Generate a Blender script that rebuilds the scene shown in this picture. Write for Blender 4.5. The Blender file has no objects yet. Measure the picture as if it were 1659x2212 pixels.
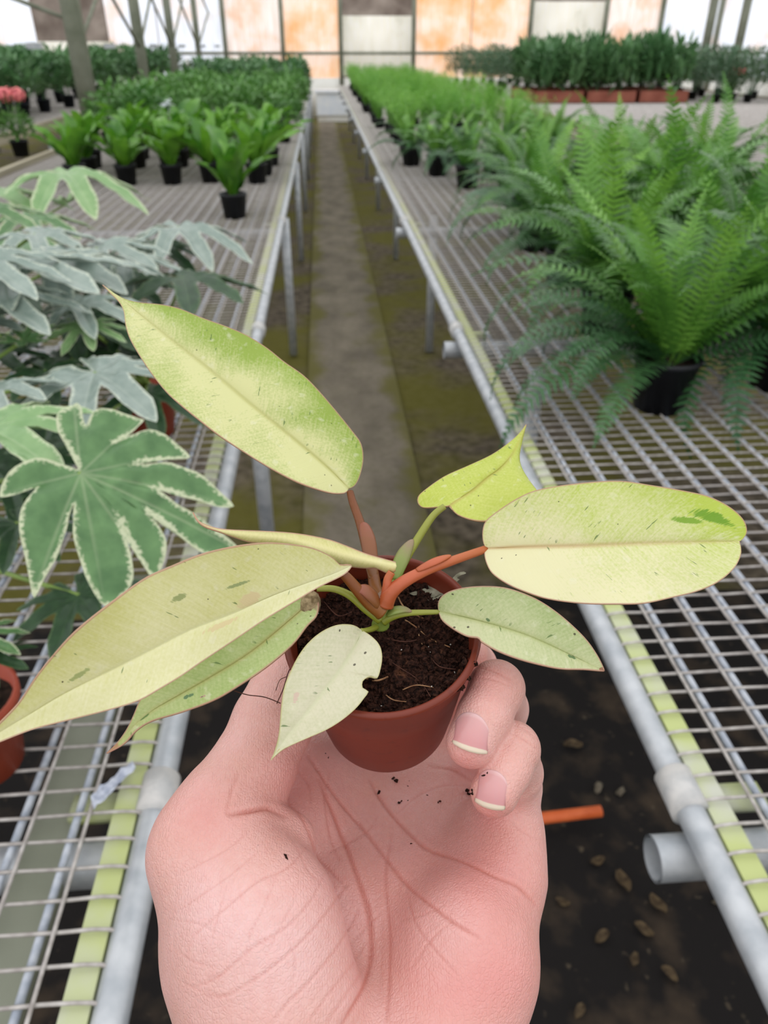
import bpy, bmesh, math, random
import numpy as np
from mathutils import Vector, Matrix, noise as mnoise
from mathutils.bvhtree import BVHTree

# ------------------------------------------------------------------ camera, world, exposure
SC = bpy.context.scene
COL = SC.collection
FPX = 1597.0
PITCH, YAW = math.radians(32.2), math.radians(4.23)
EYE = np.array([0.0, 0.0, 1.52])
cam_data = bpy.data.cameras.new('camera')
cam = bpy.data.objects.new('camera', cam_data)
COL.objects.link(cam)
cam.location = EYE
cam.rotation_euler = (math.pi / 2 - PITCH, 0, -YAW)
cam_data.sensor_fit = 'VERTICAL'
cam_data.sensor_height = 36.0
cam_data.lens = 36.0 * FPX / 2212.0
cam_data.clip_start = 0.01
cam_data.clip_end = 200
cam_data.dof.use_dof = True
cam_data.dof.focus_distance = 0.207
cam_data.dof.aperture_fstop = cam_data.lens / 1.3
SC.camera = cam

world = bpy.data.worlds.new('overcast')
SC.world = world
world.use_nodes = True
wt = world.node_tree
bg = wt.nodes['Background']
tc = wt.nodes.new('ShaderNodeTexCoord')
sx = wt.nodes.new('ShaderNodeSeparateXYZ')
wt.links.new(tc.outputs['Generated'], sx.inputs[0])
mr = wt.nodes.new('ShaderNodeMapRange')
mr.inputs['From Min'].default_value = 0.0
mr.inputs['From Max'].default_value = 1.0
mr.inputs['To Min'].default_value = 0.6
mr.inputs['To Max'].default_value = 1.0
wt.links.new(sx.outputs['Z'], mr.inputs['Value'])
wt.links.new(mr.outputs[0], bg.inputs['Strength'])
bg.inputs['Color'].default_value = (0.97, 0.985, 1.0, 1)
SKY = 1.62
ml = wt.nodes.new('ShaderNodeMath'); ml.operation = 'MULTIPLY'
ml.inputs[1].default_value = SKY
wt.links.new(mr.outputs[0], ml.inputs[0])
wt.links.new(ml.outputs[0], bg.inputs['Strength'])

SC.view_settings.view_transform = 'Standard'
SC.view_settings.look = 'None'
SC.view_settings.gamma = 1.0
SC.view_settings.use_curve_mapping = False
SC.view_settings.exposure = 0.0

# ------------------------------------------------------------------ pixel <-> world
CR = np.array([math.cos(YAW), -math.sin(YAW), 0.0])
CL = np.array([math.sin(YAW), math.cos(YAW), 0.0])
CF = CL * math.cos(PITCH) + np.array([0, 0, -math.sin(PITCH)])
CU = CL * math.sin(PITCH) + np.array([0, 0, math.cos(PITCH)])

def ray(px, py):
    return CR * (px - 829.5) / FPX - CU * (py - 1106.0) / FPX + CF
def P(px, py, z):
    return EYE + ray(px, py) * z
def ground(px, py, Z):
    r = ray(px, py)
    return EYE + r * ((Z - EYE[2]) / r[2])
def cam2world(c):                     # c: (n,3) right, up, depth in metres
    c = np.asarray(c, float)
    return EYE + c[..., 0:1] * CR + c[..., 1:2] * CU + c[..., 2:3] * CF
def pxc(px, py, z):                   # pixel + depth -> camera coordinates
    return np.array([(px - 829.5) / FPX * z, -(py - 1106.0) / FPX * z, z])

def srgb(r, g, b):
    o = []
    for c in (r, g, b):
        c /= 255.0
        o.append(c / 12.92 if c <= 0.04045 else ((c + 0.055) / 1.055) ** 2.4)
    return (*o, 1.0)

# ------------------------------------------------------------------ tagging
def tag(o, label=None, cat=None, group=None, kind=None):
    if label: o['label'] = label
    if cat: o['category'] = cat
    if group: o['group'] = group
    if kind: o['kind'] = kind
    return o
def empty(name, loc, rz=0.0, **kw):
    o = bpy.data.objects.new(name, None)
    COL.objects.link(o)
    o.location = loc
    o.rotation_euler = (0, 0, rz)
    o.empty_display_size = 0.02
    return tag(o, **kw)
def place(name, mesh, parent=None, loc=(0, 0, 0), rot=(0, 0, 0), sc=1.0):
    o = bpy.data.objects.new(name, mesh)
    COL.objects.link(o)
    o.parent = parent
    o.location = loc
    o.rotation_euler = rot
    o.scale = (sc, sc, sc) if not hasattr(sc, '__len__') else sc
    return o

class MB:
    def __init__(s):
        s.v, s.f, s.attr, s.smooth = [], [], {}, True
    def add(s, vs, fs):
        b = len(s.v)
        s.v.extend([tuple(map(float, q)) for q in vs])
        s.f.extend([tuple(b + i for i in q) for q in fs])
        return b
    def box(s, lo, hi):
        (a, b, c), (d, e, f) = lo, hi
        s.add([(a, b, c), (d, b, c), (d, e, c), (a, e, c), (a, b, f), (d, b, f), (d, e, f), (a, e, f)],
              [(0, 3, 2, 1), (4, 5, 6, 7), (0, 1, 5, 4), (1, 2, 6, 5), (2, 3, 7, 6), (3, 0, 4, 7)])
        return s
    def tube(s, pts, rad, n=10, cap=True, squash=None):
        pts = [np.asarray(p, float) for p in pts]
        if not hasattr(rad, '__len__'): rad = [rad] * len(pts)
        up = None
        rings = []
        for i, p in enumerate(pts):
            t = pts[min(i + 1, len(pts) - 1)] - pts[max(i - 1, 0)]
            t = t / (np.linalg.norm(t) + 1e-12)
            if up is None:
                up = np.array([0, 0, 1.0]) if abs(t[2]) < 0.9 else np.array([1.0, 0, 0])
            e1 = up - t * (up @ t); e1 /= np.linalg.norm(e1) + 1e-12
            e2 = np.cross(t, e1); up = e1
            q = 1.0 if squash is None else squash
            rings.append([p + rad[i] * (math.cos(a) * e1 * q + math.sin(a) * e2)
                          for a in [2 * math.pi * k / n for k in range(n)]])
        vs = [q for r in rings for q in r]
        fs = []
        for i in range(len(pts) - 1):
            for k in range(n):
                a, b = i * n + k, i * n + (k + 1) % n
                fs.append((a, b, b + n, a + n))
        if cap:
            fs.append(tuple(range(n))[::-1])
            fs.append(tuple((len(pts) - 1) * n + k for k in range(n)))
        s.add(vs, fs)
        return s
    def lathe(s, prof, n=32, origin=(0, 0, 0), axes=None):
        o = np.asarray(origin, float)
        e1, e2, e3 = axes if axes is not None else (np.array([1., 0, 0]), np.array([0, 1., 0]), np.array([0, 0, 1.]))
        vs, fs = [], []
        for (r, h) in prof:
            for k in range(n):
                a = 2 * math.pi * k / n
                vs.append(o + e1 * r * math.cos(a) + e2 * r * math.sin(a) + e3 * h)
        for i in range(len(prof) - 1):
            for k in range(n):
                a, b = i * n + k, i * n + (k + 1) % n
                fs.append((a, b, b + n, a + n))
        s.add(vs, fs)
        return s
    def mesh(s, name, mat, origin=None):
        me = bpy.data.meshes.new(name)
        v = np.array(s.v, float).reshape(-1, 3)
        if origin is not None: v = v - np.asarray(origin, float)
        me.from_pydata(v.tolist(), [], s.f)
        for k, (typ, data) in s.attr.items():
            a = me.attributes.new(k, typ, 'POINT')
            a.data.foreach_set('vector' if typ == 'FLOAT_VECTOR' else 'value', np.asarray(data, np.float32).ravel())
        if s.smooth:
            me.polygons.foreach_set('use_smooth', [True] * len(me.polygons))
        me.materials.append(mat)
        me.update()
        return me
    def build(s, name, mat, parent=None, origin=None, **kw):
        if origin is None and parent is not None and parent.type == 'EMPTY' and not kw.pop('local', False):
            origin = parent.location
        kw.pop('local', None)
        return tag(place(name, s.mesh(name, mat, origin), parent), **kw)

# ------------------------------------------------------------------ materials
def new_mat(name, rough=0.5, spec=0.5, metal=0.0, base=None):
    m = bpy.data.materials.new(name)
    m.use_nodes = True
    nt = m.node_tree
    b = nt.nodes['Principled BSDF']
    b.inputs['Roughness'].default_value = rough
    b.inputs['Specular IOR Level'].default_value = spec
    b.inputs['Metallic'].default_value = metal
    if base: b.inputs['Base Color'].default_value = base
    return m, nt, b
def nd(nt, typ, **kw):
    n = nt.nodes.new(typ)
    for k, v in kw.items(): setattr(n, k, v)
    return n
def mth(nt, op, a, b=None, clamp=False):
    n = nd(nt, 'ShaderNodeMath', operation=op); n.use_clamp = clamp
    for i, x in enumerate((a, b)):
        if x is None: continue
        if isinstance(x, (int, float)): n.inputs[i].default_value = x
        else: nt.links.new(x, n.inputs[i])
    return n.outputs[0]
def mixc(nt, fac, a, b):
    n = nd(nt, 'ShaderNodeMix', data_type='RGBA')
    for sck, x in ((n.inputs['Factor'], fac), (n.inputs['A'], a), (n.inputs['B'], b)):
        if isinstance(x, (int, float)): sck.default_value = x
        elif isinstance(x, tuple): sck.default_value = x
        else: nt.links.new(x, sck)
    return n.outputs['Result']
def rng(nt, v, a, b, c=0.0, d=1.0):
    n = nd(nt, 'ShaderNodeMapRange')
    nt.links.new(v, n.inputs['Value'])
    for k, x in (('From Min', a), ('From Max', b), ('To Min', c), ('To Max', d)): n.inputs[k].default_value = x
    return n.outputs[0]
def tex(nt, vec, scale, detail=3.0, stretch=None, rough=0.5):
    if stretch is not None:
        mp = nd(nt, 'ShaderNodeMapping'); mp.inputs['Scale'].default_value = stretch
        nt.links.new(vec, mp.inputs['Vector']); vec = mp.outputs[0]
    n = nd(nt, 'ShaderNodeTexNoise')
    n.inputs['Scale'].default_value = scale
    n.inputs['Detail'].default_value = detail
    n.inputs['Roughness'].default_value = rough
    nt.links.new(vec, n.inputs['Vector'])
    return n.outputs['Fac']
def ocoord(nt): return nd(nt, 'ShaderNodeTexCoord').outputs['Object']
def gcoord(nt): return nd(nt, 'ShaderNodeNewGeometry').outputs['Position']
def bump(nt, b, h, strength=0.3, dist=0.001):
    n = nd(nt, 'ShaderNodeBump')
    n.inputs['Strength'].default_value = strength
    n.inputs['Distance'].default_value = dist
    nt.links.new(h, n.inputs['Height'])
    nt.links.new(n.outputs[0], b.inputs['Normal'])
def translucent(m, nt, b, col, amt):
    t = nd(nt, 'ShaderNodeBsdfTranslucent')
    if isinstance(col, tuple): t.inputs['Color'].default_value = col
    else: nt.links.new(col, t.inputs['Color'])
    mx = nd(nt, 'ShaderNodeMixShader'); mx.inputs[0].default_value = amt
    nt.links.new(b.outputs[0], mx.inputs[1]); nt.links.new(t.outputs[0], mx.inputs[2])
    nt.links.new(mx.outputs[0], nt.nodes['Material Output'].inputs['Surface'])
def noisy(name, c1, c2, scale=8, rough=0.6, spec=0.4, lo=0.35, hi=0.65, stretch=None, world=False, bmp=0.0, bd=0.001, metal=0.0, detail=4):
    m, nt, b = new_mat(name, rough, spec, metal)
    co = gcoord(nt) if world else ocoord(nt)
    f = tex(nt, co, scale, detail, stretch)
    nt.links.new(mixc(nt, rng(nt, f, lo, hi), c1, c2), b.inputs['Base Color'])
    if bmp: bump(nt, b, f, bmp, bd)
    return m
def leafy(name, c1, c2, rough=0.4, spec=0.5, transl=0.2, attr_edge=None):
    """foliage: colour runs between two greens with each leaf's own random value and a soft noise"""
    m, nt, b = new_mat(name, rough, spec)
    oi = nd(nt, 'ShaderNodeObjectInfo')
    f = tex(nt, gcoord(nt), 14, 2)
    fac = mth(nt, 'ADD', mth(nt, 'MULTIPLY', oi.outputs['Random'], 0.6), mth(nt, 'MULTIPLY', rng(nt, f, 0.3, 0.7), 0.4), True)
    c = mixc(nt, fac, c1, c2)
    nt.links.new(c, b.inputs['Base Color'])
    translucent(m, nt, b, c, transl)
    return m

MAT = {}
MAT['galv'] = noisy('galvanised_steel', srgb(164, 168, 173), srgb(192, 194, 197), 30, 0.42, 0.5, metal=0.25, bmp=0.05)
MAT['collar'] = noisy('white_painted_collar', srgb(172, 172, 172), srgb(206, 202, 198), 40, 0.5, 0.4)
MAT['rod'] = noisy('zinc_rod', srgb(158, 165, 178), srgb(196, 200, 208), 60, 0.5, 0.5, metal=0.2)
MAT['wire'] = noisy('mesh_wire', srgb(158, 150, 145), srgb(196, 190, 185), 60, 0.55, 0.4, metal=0.1)
MAT['lichen'] = noisy('lichened_bar', srgb(186, 194, 132), srgb(194, 195, 180), 9, 0.85, 0.2, lo=0.42, hi=0.66, world=True, bmp=0.3, bd=0.002)
MAT['wood'] = noisy('weathered_board', srgb(150, 140, 118), srgb(186, 178, 158), 6, 0.85, 0.2, stretch=(1, 0.1, 6), bmp=0.2)
MAT['post'] = noisy('painted_post', srgb(118, 122, 104), srgb(150, 152, 136), 4, 0.7, 0.3)
MAT['blackpot'] = noisy('black_plastic', srgb(17, 18, 22), srgb(28, 29, 34), 20, 0.5, 0.4)
MAT['bluepot'] = noisy('dark_blue_plastic', srgb(20, 25, 36), srgb(34, 40, 54), 20, 0.5, 0.4)
MAT['claypot'] = noisy('orange_brown_plastic', srgb(150, 58, 36), srgb(170, 72, 46), 12, 0.5, 0.4)
MAT['traybrown'] = noisy('brown_tray_plastic', srgb(140, 78, 62), srgb(164, 98, 80), 6, 0.6, 0.3)
MAT['potsoil'] = noisy('potting_soil', srgb(24, 19, 16), srgb(58, 46, 38), 90, 0.95, 0.1, bmp=0.8, bd=0.004)
MAT['hose'] = noisy('orange_plastic', srgb(206, 92, 42), srgb(226, 112, 60), 20, 0.45, 0.4)

# ------------------------------------------------------------------ setting: floor
BENCH = 0.80
def rows_floor(name, x0, x1, y0, y1, nx, ny, amp, mat, z=0.0, seed=0):
    b = MB()
    vs = []
    for j in range(ny + 1):
        for i in range(nx + 1):
            x, y = x0 + (x1 - x0) * i / nx, y0 + (y1 - y0) * j / ny
            vs.append((x, y, z + amp * mnoise.fractal(Vector((x * 3, y * 3, seed)), 1.0, 2.0, 3)))
    fs = [(j * (nx + 1) + i, j * (nx + 1) + i + 1, (j + 1) * (nx + 1) + i + 1, (j + 1) * (nx + 1) + i) for j in range(ny) for i in range(nx)]
    b.add(vs, fs)
    return tag(b.build(name, mat), kind='structure')

m, nt, b = new_mat('packed_earth', 0.95, 0.15)
g = gcoord(nt)
big = tex(nt, g, 1.6, 4)
fine = tex(nt, g, 22, 5)
c = mixc(nt, rng(nt, fine, 0.3, 0.7), srgb(64, 57, 48), srgb(112, 101, 86))
sep = nd(nt, 'ShaderNodeSeparateXYZ'); nt.links.new(g, sep.inputs[0])
c = mixc(nt, mth(nt, 'MULTIPLY', rng(nt, big, 0.40, 0.58), 0.85), c, srgb(96, 92, 34))
nt.links.new(c, b.inputs['Base Color'])
bump(nt, b, fine, 0.6, 0.01)
MAT['earth'] = m
m, nt, b = new_mat('black_weed_mat', 0.9, 0.2)
g = gcoord(nt)
f1 = tex(nt, g, 9, 5); f2 = tex(nt, g, 40, 3)
c = mixc(nt, rng(nt, f1, 0.5, 0.72), srgb(28, 25, 24), srgb(66, 55, 44))
c = mixc(nt, rng(nt, f2, 0.66, 0.78), c, srgb(84, 74, 60))
nt.links.new(c, b.inputs['Base Color'])
bump(nt, b, f1, 0.5, 0.01)
MAT['weedmat'] = m
m, nt, b = new_mat('worn_concrete', 0.9, 0.2)
g = gcoord(nt)
f1 = tex(nt, g, 5, 4, (1, 0.6, 1)); f2 = tex(nt, g, 45, 4)
c = mixc(nt, rng(nt, f1, 0.3, 0.7), srgb(100, 92, 81), srgb(136, 126, 111))
c = mixc(nt, mth(nt, 'MULTIPLY', rng(nt, f2, 0.4, 0.7), 0.35), c, srgb(86, 84, 58))
sp_ = nd(nt, 'ShaderNodeSeparateXYZ'); nt.links.new(g, sp_.inputs[0])
edge = rng(nt, mth(nt, 'ABSOLUTE', mth(nt, 'SUBTRACT', sp_.outputs[0], .105)), .10, .225)
f3 = tex(nt, g, 3.2, 4)
mo = mth(nt, 'MULTIPLY', rng(nt, mth(nt, 'ADD', f3, mth(nt, 'MULTIPLY', edge, .34)), .62, .84), .8)
c = mixc(nt, mo, c, srgb(98, 94, 40))
nt.links.new(c, b.inputs['Base Color'])
bump(nt, b, f2, 0.4, 0.004)
MAT['concrete'] = m

rows_floor('floor', -12.5, 14.5, -6, 32, 70, 100, 0.012, MAT['earth'], -0.012)
rows_floor('floor_mat', -2.6, 2.8, -1.5, 1.84, 40, 30, 0.004, MAT['weedmat'], 0.004, 3)
rows_floor('path', -0.13, 0.34, 1.8, 20.2, 6, 120, 0.006, MAT['concrete'], 0.012, 7)

# ------------------------------------------------------------------ setting: end wall, posts, outside
WALL_Y = 21.6
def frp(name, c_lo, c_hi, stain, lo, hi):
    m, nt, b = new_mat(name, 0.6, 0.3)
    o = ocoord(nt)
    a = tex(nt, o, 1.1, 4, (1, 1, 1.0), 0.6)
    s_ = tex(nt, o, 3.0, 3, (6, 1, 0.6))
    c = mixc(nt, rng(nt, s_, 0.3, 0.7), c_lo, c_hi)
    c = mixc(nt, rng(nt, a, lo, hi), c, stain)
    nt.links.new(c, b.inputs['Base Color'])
    nt.links.new(c, b.inputs['Emission Color']); b.inputs['Emission Strength'].default_value = .75   # added glow of the sheet, standing in for outside daylight
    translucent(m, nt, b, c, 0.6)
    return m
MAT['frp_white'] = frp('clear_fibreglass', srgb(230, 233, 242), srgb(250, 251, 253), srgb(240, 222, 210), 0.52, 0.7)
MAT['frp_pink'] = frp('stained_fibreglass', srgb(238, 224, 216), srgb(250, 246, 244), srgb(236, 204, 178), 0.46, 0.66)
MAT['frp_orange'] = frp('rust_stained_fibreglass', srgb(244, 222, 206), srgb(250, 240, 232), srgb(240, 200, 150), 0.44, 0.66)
MAT['sillsheet'] = frp('whitewashed_sheet', srgb(226, 222, 212), srgb(242, 240, 234), srgb(206, 204, 190), 0.5, 0.72)  # sill boards get the same added glow to brighten them
MAT['sill'] = noisy('whitewashed_sill', srgb(222, 218, 208), srgb(240, 238, 232), 3, 0.8, 0.2)
wall = empty('wall_back', (0, WALL_Y, 0), kind='structure')
def wx(px): 
    r = ray(px, 60); return r[0] / r[1] * WALL_Y
def panel(p0, p1, z0, z1, mat, dy=0.0):
    x0, x1 = wx(p0), wx(p1)
    b = MB(); n = max(12, int((x1 - x0) / 0.035)); vs, fs = [], []
    for i in range(n + 1):
        x = x0 + (x1 - x0) * i / n
        y = WALL_Y + dy + 0.02 * math.sin(x * 2 * math.pi / 0.15)
        vs += [(x, y, z0), (x, y, z1), (x, y + 0.012, z1), (x, y + 0.012, z0)]
    for i in range(n):
        a = 4 * i
        fs += [(a, a + 4, a + 5, a + 1), (a + 1, a + 5, a + 6, a + 2), (a + 2, a + 6, a + 7, a + 3)]
    b.add(vs, fs)
    b.build('panel', mat, wall)
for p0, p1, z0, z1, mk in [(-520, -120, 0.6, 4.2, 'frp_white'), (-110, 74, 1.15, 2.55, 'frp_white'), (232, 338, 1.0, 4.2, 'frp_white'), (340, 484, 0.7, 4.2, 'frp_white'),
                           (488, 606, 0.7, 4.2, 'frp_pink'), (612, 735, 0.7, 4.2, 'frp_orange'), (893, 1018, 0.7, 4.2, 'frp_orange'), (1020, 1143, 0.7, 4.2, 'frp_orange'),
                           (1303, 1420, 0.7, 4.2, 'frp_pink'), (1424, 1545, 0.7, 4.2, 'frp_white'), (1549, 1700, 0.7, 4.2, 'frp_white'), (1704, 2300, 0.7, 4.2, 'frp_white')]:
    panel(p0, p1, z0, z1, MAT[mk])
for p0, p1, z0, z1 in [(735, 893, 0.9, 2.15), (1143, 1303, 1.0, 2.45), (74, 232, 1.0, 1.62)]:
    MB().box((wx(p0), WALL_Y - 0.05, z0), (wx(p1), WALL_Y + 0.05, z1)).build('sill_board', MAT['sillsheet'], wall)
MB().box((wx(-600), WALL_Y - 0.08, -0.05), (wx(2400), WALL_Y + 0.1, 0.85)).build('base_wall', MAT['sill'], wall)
MB().tube([(wx(-600), WALL_Y - 0.12, 1.38), (wx(2400), WALL_Y - 0.12, 1.38)], 0.035, 8).build('rail', MAT['post'], wall)
for p in (484, 609, 735, 893, 1143, 1303, 1422, 1547, 1702):
    MB().box((wx(p) - 0.05, WALL_Y - 0.16, 0), (wx(p) + 0.05, WALL_Y - 0.06, 4.3)).build('stud', MAT['post'], wall)
for nm, X_, off in (('wall_left', -12.2, -1), ('wall_right', 14.2, 1)):
    w_ = empty(nm, (X_, 8, 0), kind='structure')
    for k in range(7):
        ya = -6 + k * 4.0; b = MB(); vs = []; n = 60
        for i in range(n + 1):
            y = ya + 3.9 * i / n; x = X_ + .02 * math.sin(y * 42)
            vs += [(x, y, .7), (x, y, 4.2), (x + .012, y, 4.2), (x + .012, y, .7)]
        b.add(vs, [(4 * i + q, 4 * i + 4 + q, 4 * i + 5 + q, 4 * i + 1 + q) for i in range(n) for q in range(3)])
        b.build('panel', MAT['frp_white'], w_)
        MB().box((X_ - .06, ya + 3.9, 0), (X_ + .06, ya + 4.0, 4.3)).build('stud', MAT['post'], w_)
    MB().box((X_ - .08, -6, -.05), (X_ + .08, 22, .75)).build('base_wall', MAT['sill'], w_)
# brown scrub outside
m = noisy('dry_scrub', srgb(104, 92, 84), srgb(150, 138, 128), 1.2, 0.95, 0.1, world=True, detail=6)
b = MB(); vs = []
for j in range(14):
    for i in range(60):
        x = -30 + i * 1.2; z = j * 0.55
        vs.append((x, 30 + j * 0.35 + 1.2 * mnoise.noise(Vector((x * 0.5, z * 0.6, 2))), z + 0.3 * mnoise.noise(Vector((x, z, 9)))))
b.add(vs, [(j * 60 + i, j * 60 + i + 1, (j + 1) * 60 + i + 1, (j + 1) * 60 + i) for j in range(13) for i in range(59)])
tag(b.build('hill', m), kind='structure')

def column(px, py_mid, X, w, mat, htop=4.2, braces=()):
    r = ray(px, py_mid); Y = r[1] / r[0] * X
    c = empty('column', (X, Y, 0), kind='structure')
    MB().box((X - w / 2, Y - w / 2, 0), (X + w / 2, Y + w / 2, htop)).build('post', mat, c)
    MB().box((X - w, Y - w, 0), (X + w, Y + w, 0.02)).build('base_plate', mat, c)
    return (X, Y), c
cols = []
for i, (px, w) in enumerate([(172, 0.17), (305, 0.13), (374, 0.115), (430, 0.105), (483, 0.10)]):
    cols.append(column(px, 120, -2.62, w, MAT['post'] if i < 4 else MAT['galv']))
for i in range(4):
    (xa, ya), c = cols[i]; (xb, yb), _ = cols[i + 1]
    for za, zb in ((1.5, 2.9), (2.9, 1.5)):
        MB().tube([(xa, ya, za), (xb, yb, zb)], 0.02, 6).build('brace', MAT['post'], c)
(xa, ya), c = cols[0]
for za, zb, xo in ((1.75, 2.9, -3.6), (2.9, 1.75, -3.6)):
    MB().tube([(xa, ya, za), (xa + xo, ya + 1.5, zb)], 0.022, 6).build('brace', MAT['post'], c)
column(1540, 20, 7.6, 0.12, MAT['post']); column(1612, 20, 8.2, 0.12, MAT['post'])

# ------------------------------------------------------------------ benches
def bench(side, xin, xout, y0, y1, label):
    """side = +1: bench lies to the right of its inner edge pipe, -1: to the left"""
    root = empty('wire_bench', (xin, y0, 0), label=label, cat='bench', group='wire mesh benches along the aisle')
    X = lambda d: xin + side * d
    z = BENCH
    MB().tube([(X(0), y, z - 0.014) for y in np.linspace(y0, y1, 20)], 0.0165, 14).build('edge_pipe', MAT['galv'], root)
    ep = root.children[-1]
    b = MB().box((min(X(.0175), X(.044)), y0, z - 0.028), (max(X(.0175), X(.044)), y1, z - 0.006)); b.smooth = False
    b.build('edge_bar', MAT['lichen'], root, label='flat bar beside the edge pipe grown over with yellow-green lichen')
    b = MB().box((X(xout) - .02, y0, z - 0.05), (X(xout) + .02, y1, z + 0.035)); b.smooth = False
    b.build('edge_board', MAT['wood'], root)
    nrod = int((xout - 0.06) / 0.0595)
    rodm = MB().tube([(0, 0, 0), (0, y1 - y0, 0)], 0.0046, 8).mesh('rod', MAT['rod'])
    wirm = MB().tube([(0, 0, 0), (0, y1 - y0, 0)], 0.0021, 6).mesh('long_wire', MAT['wire'])
    for k in range(nrod):
        place('rod', rodm, root, (side * (0.082 + 0.0595 * k), 0, z - 0.0065))
        place('long_wire', wirm, root, (side * (0.066 + 0.0595 * k), 0, z + 0.0042))
    # cross wires: 300 nearest are parts, the rest one stuff part
    rnd = random.Random(5)
    vars_ = []
    for q in range(6):
        pts = [(side * .006, 0, -.008), (side * .016, 0, -.001), (side * .03, 0.0, 0.001)]
        for t in np.linspace(0.06, xout, 26):
            pts.append((side * t, rnd.uniform(-.0016, .0016), rnd.uniform(-.0006, .0006)))
        vars_.append(pts)
    cm = [MB().tube(p, 0.0021, 5).mesh('cross_wire', MAT['wire']) for p in vars_]
    y, k = y0 + 0.03, 0
    rest = MB()
    while y < y1:
        if k < 290: place('cross_wire', cm[k % 6], root, (0, y - y0, z + 0.0002))
        else:
            rest.tube([(X(.02), y, z), (X(xout), y, z)], 0.0024, 4, cap=False)
        y += 0.0325; k += 1
    rest.build('cross_wire', MAT['wire'], root, kind='stuff')
    # under frame
    yo, so = (.475, -.045) if side > 0 else (.515, .0)
    ys = [yo + 1.66 * k for k in range(12) if y0 < yo + 1.66 * k < y1]
    for yy in ys:
        b = MB().tube([(X(so), yy, z - .058), (X(xout), yy, z - .058)], 0.0255, 20, cap=False)
        b.tube([(X(so), yy, z - .058), (X(xout), yy, z - .058)], 0.0225, 20, cap=False)
        b.build('cross_pipe', MAT['galv'], root)
        MB().tube([(X(0), yy + .05 - .026, z - .014), (X(0), yy + .05 + .026, z - .014)], 0.0218, 20).build('pipe_coupling', MAT['collar'], ep, origin=root.location)
        b = MB().box((min(X(.02), X(.1)), yy + .034, z - .034), (max(X(.02), X(.1)), yy + .066, z - .022)); b.build('clamp_plate', MAT['lichen'], root)
    b = MB().box((min(X(.095), X(.14)), .30, z - .06), (max(X(.095), X(.14)), 1.02, z - .030)); b.smooth = False
    if side < 0: b.build('long_beam', MAT['post'], root)
    k = 0
    for yy in (1.93, 4.17, 6.41, 8.65, 10.9, 13.1, 15.4, 17.6):
        if yy > y1: break
        for d in ((0.19 if side > 0 else 0.0), xout - .1):
            lx = X(d)
            MB().tube([(lx, yy, 0), (lx, yy, z - .05)], 0.023, 12).build('leg', MAT['galv'], root)
            if side < 0 and d < .1:
                b = MB().box((X(.05), yy - .025, z - .09), (X(-.05), yy + .025, z - .05)); b.smooth = False; b.build('leg_bracket', MAT['galv'], root.children[-1], origin=root.location)
    return root
bench(1, 0.385, 1.95, -0.5, 18.6, 'galvanised wire mesh bench under the ferns, its rail on the aisle showing a coupling')
bench(-1, -0.220, 1.90, -0.5, 18.6, 'galvanised wire mesh bench under the palmate-leaved plants and nest ferns')
def far_bench(x0, x1, y0, y1, label):
    root = empty('wire_bench', ((x0 + x1) / 2, y0, 0), label=label, cat='bench')
    b = MB()
    n = int((x1 - x0) / 0.06)
    for k in range(n + 1):
        x = x0 + (x1 - x0) * k / n
        b.tube([(x, y0, BENCH - .005), (x, y1, BENCH - .005)], 0.006, 4)
    y = y0
    while y < y1:
        b.tube([(x0, y, BENCH), (x1, y, BENCH)], 0.004, 4, cap=False); y += 0.06
    b.build('wire_top', MAT['wire'], root, kind='stuff')
    for x in (x0, x1):
        b = MB().box((x - .02, y0, BENCH - .06), (x + .02, y1, BENCH + .03)); b.smooth = False
        b.build('edge_board', MAT['wood'], root)
        for yy in np.arange(y0 + .5, y1, 2.4):
            MB().tube([(x, yy, 0), (x, yy, BENCH - .05)], 0.023, 8).build('leg', MAT['galv'], root)
far_bench(-5.4, -3.0, 4.0, 20.5, 'weathered bench beyond the left bench carrying the dark leafy plants')
far_bench(2.75, 7.2, 5.0, 20.5, 'weathered bench at the far right carrying the brown trays of shrubs')

# white tub at the far end of the aisle
root = empty('white_tub', (0.27, 20.0, 0), label='white plastic tub standing across the far end of the aisle', cat='tub')
b = MB()
pr_ = [(-0.33, 0), (0.33, 0)]
b.box((-0.12, 19.85, 0.14), (0.80, 20.25, 0.62)); b.smooth = False
MAT['whiteplastic'] = noisy('white_plastic', srgb(236, 242, 252), srgb(250, 252, 255), 5, 0.35, 0.5)
b.build('body', MAT['whiteplastic'], root)
b = MB().box((-0.16, 19.81, 0.60), (0.84, 20.29, 0.66)); b.smooth = False; b.build('rim', MAT['whiteplastic'], root)
b = MB().box((-0.10, 19.88, 0.0), (0.78, 20.22, 0.14)); b.smooth = False; b.build('base', MAT['sill'], root)

# ------------------------------------------------------------------ plant builders
def pot_mesh(name, mat, r0, r1, h, n=20, lip=0.006):
    b = MB()
    b.lathe([(0.0001, 0.001), (r0, 0), (r1 * .985, h - 2 * lip), (r1 + lip * .4, h - 2 * lip), (r1 + lip * .5, h), (r1 - lip * .4, h), (r0 * .93, 0.006), (0.0001, 0.006)], n)
    return b.mesh(name, mat)
def disc_mesh(name, mat, r, z, seed=0, n=16):
    b = MB(); vs = [(0, 0, z)]; fs = []
    for j in range(1, 4):
        for k in range(n):
            a = 2 * math.pi * k / n; q = r * j / 3
            vs.append((q * math.cos(a), q * math.sin(a), z + 0.006 * mnoise.noise(Vector((q * 60 * math.cos(a), q * 60 * math.sin(a), seed)))))
    for k in range(n):
        fs.append((0, 1 + k, 1 + (k + 1) % n))
        for j in range(2):
            a, c_ = 1 + j * n + k, 1 + j * n + (k + 1) % n
            fs.append((a, a + n, c_ + n, c_))
    b.add(vs, fs)
    return b.mesh(name, mat)
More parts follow.
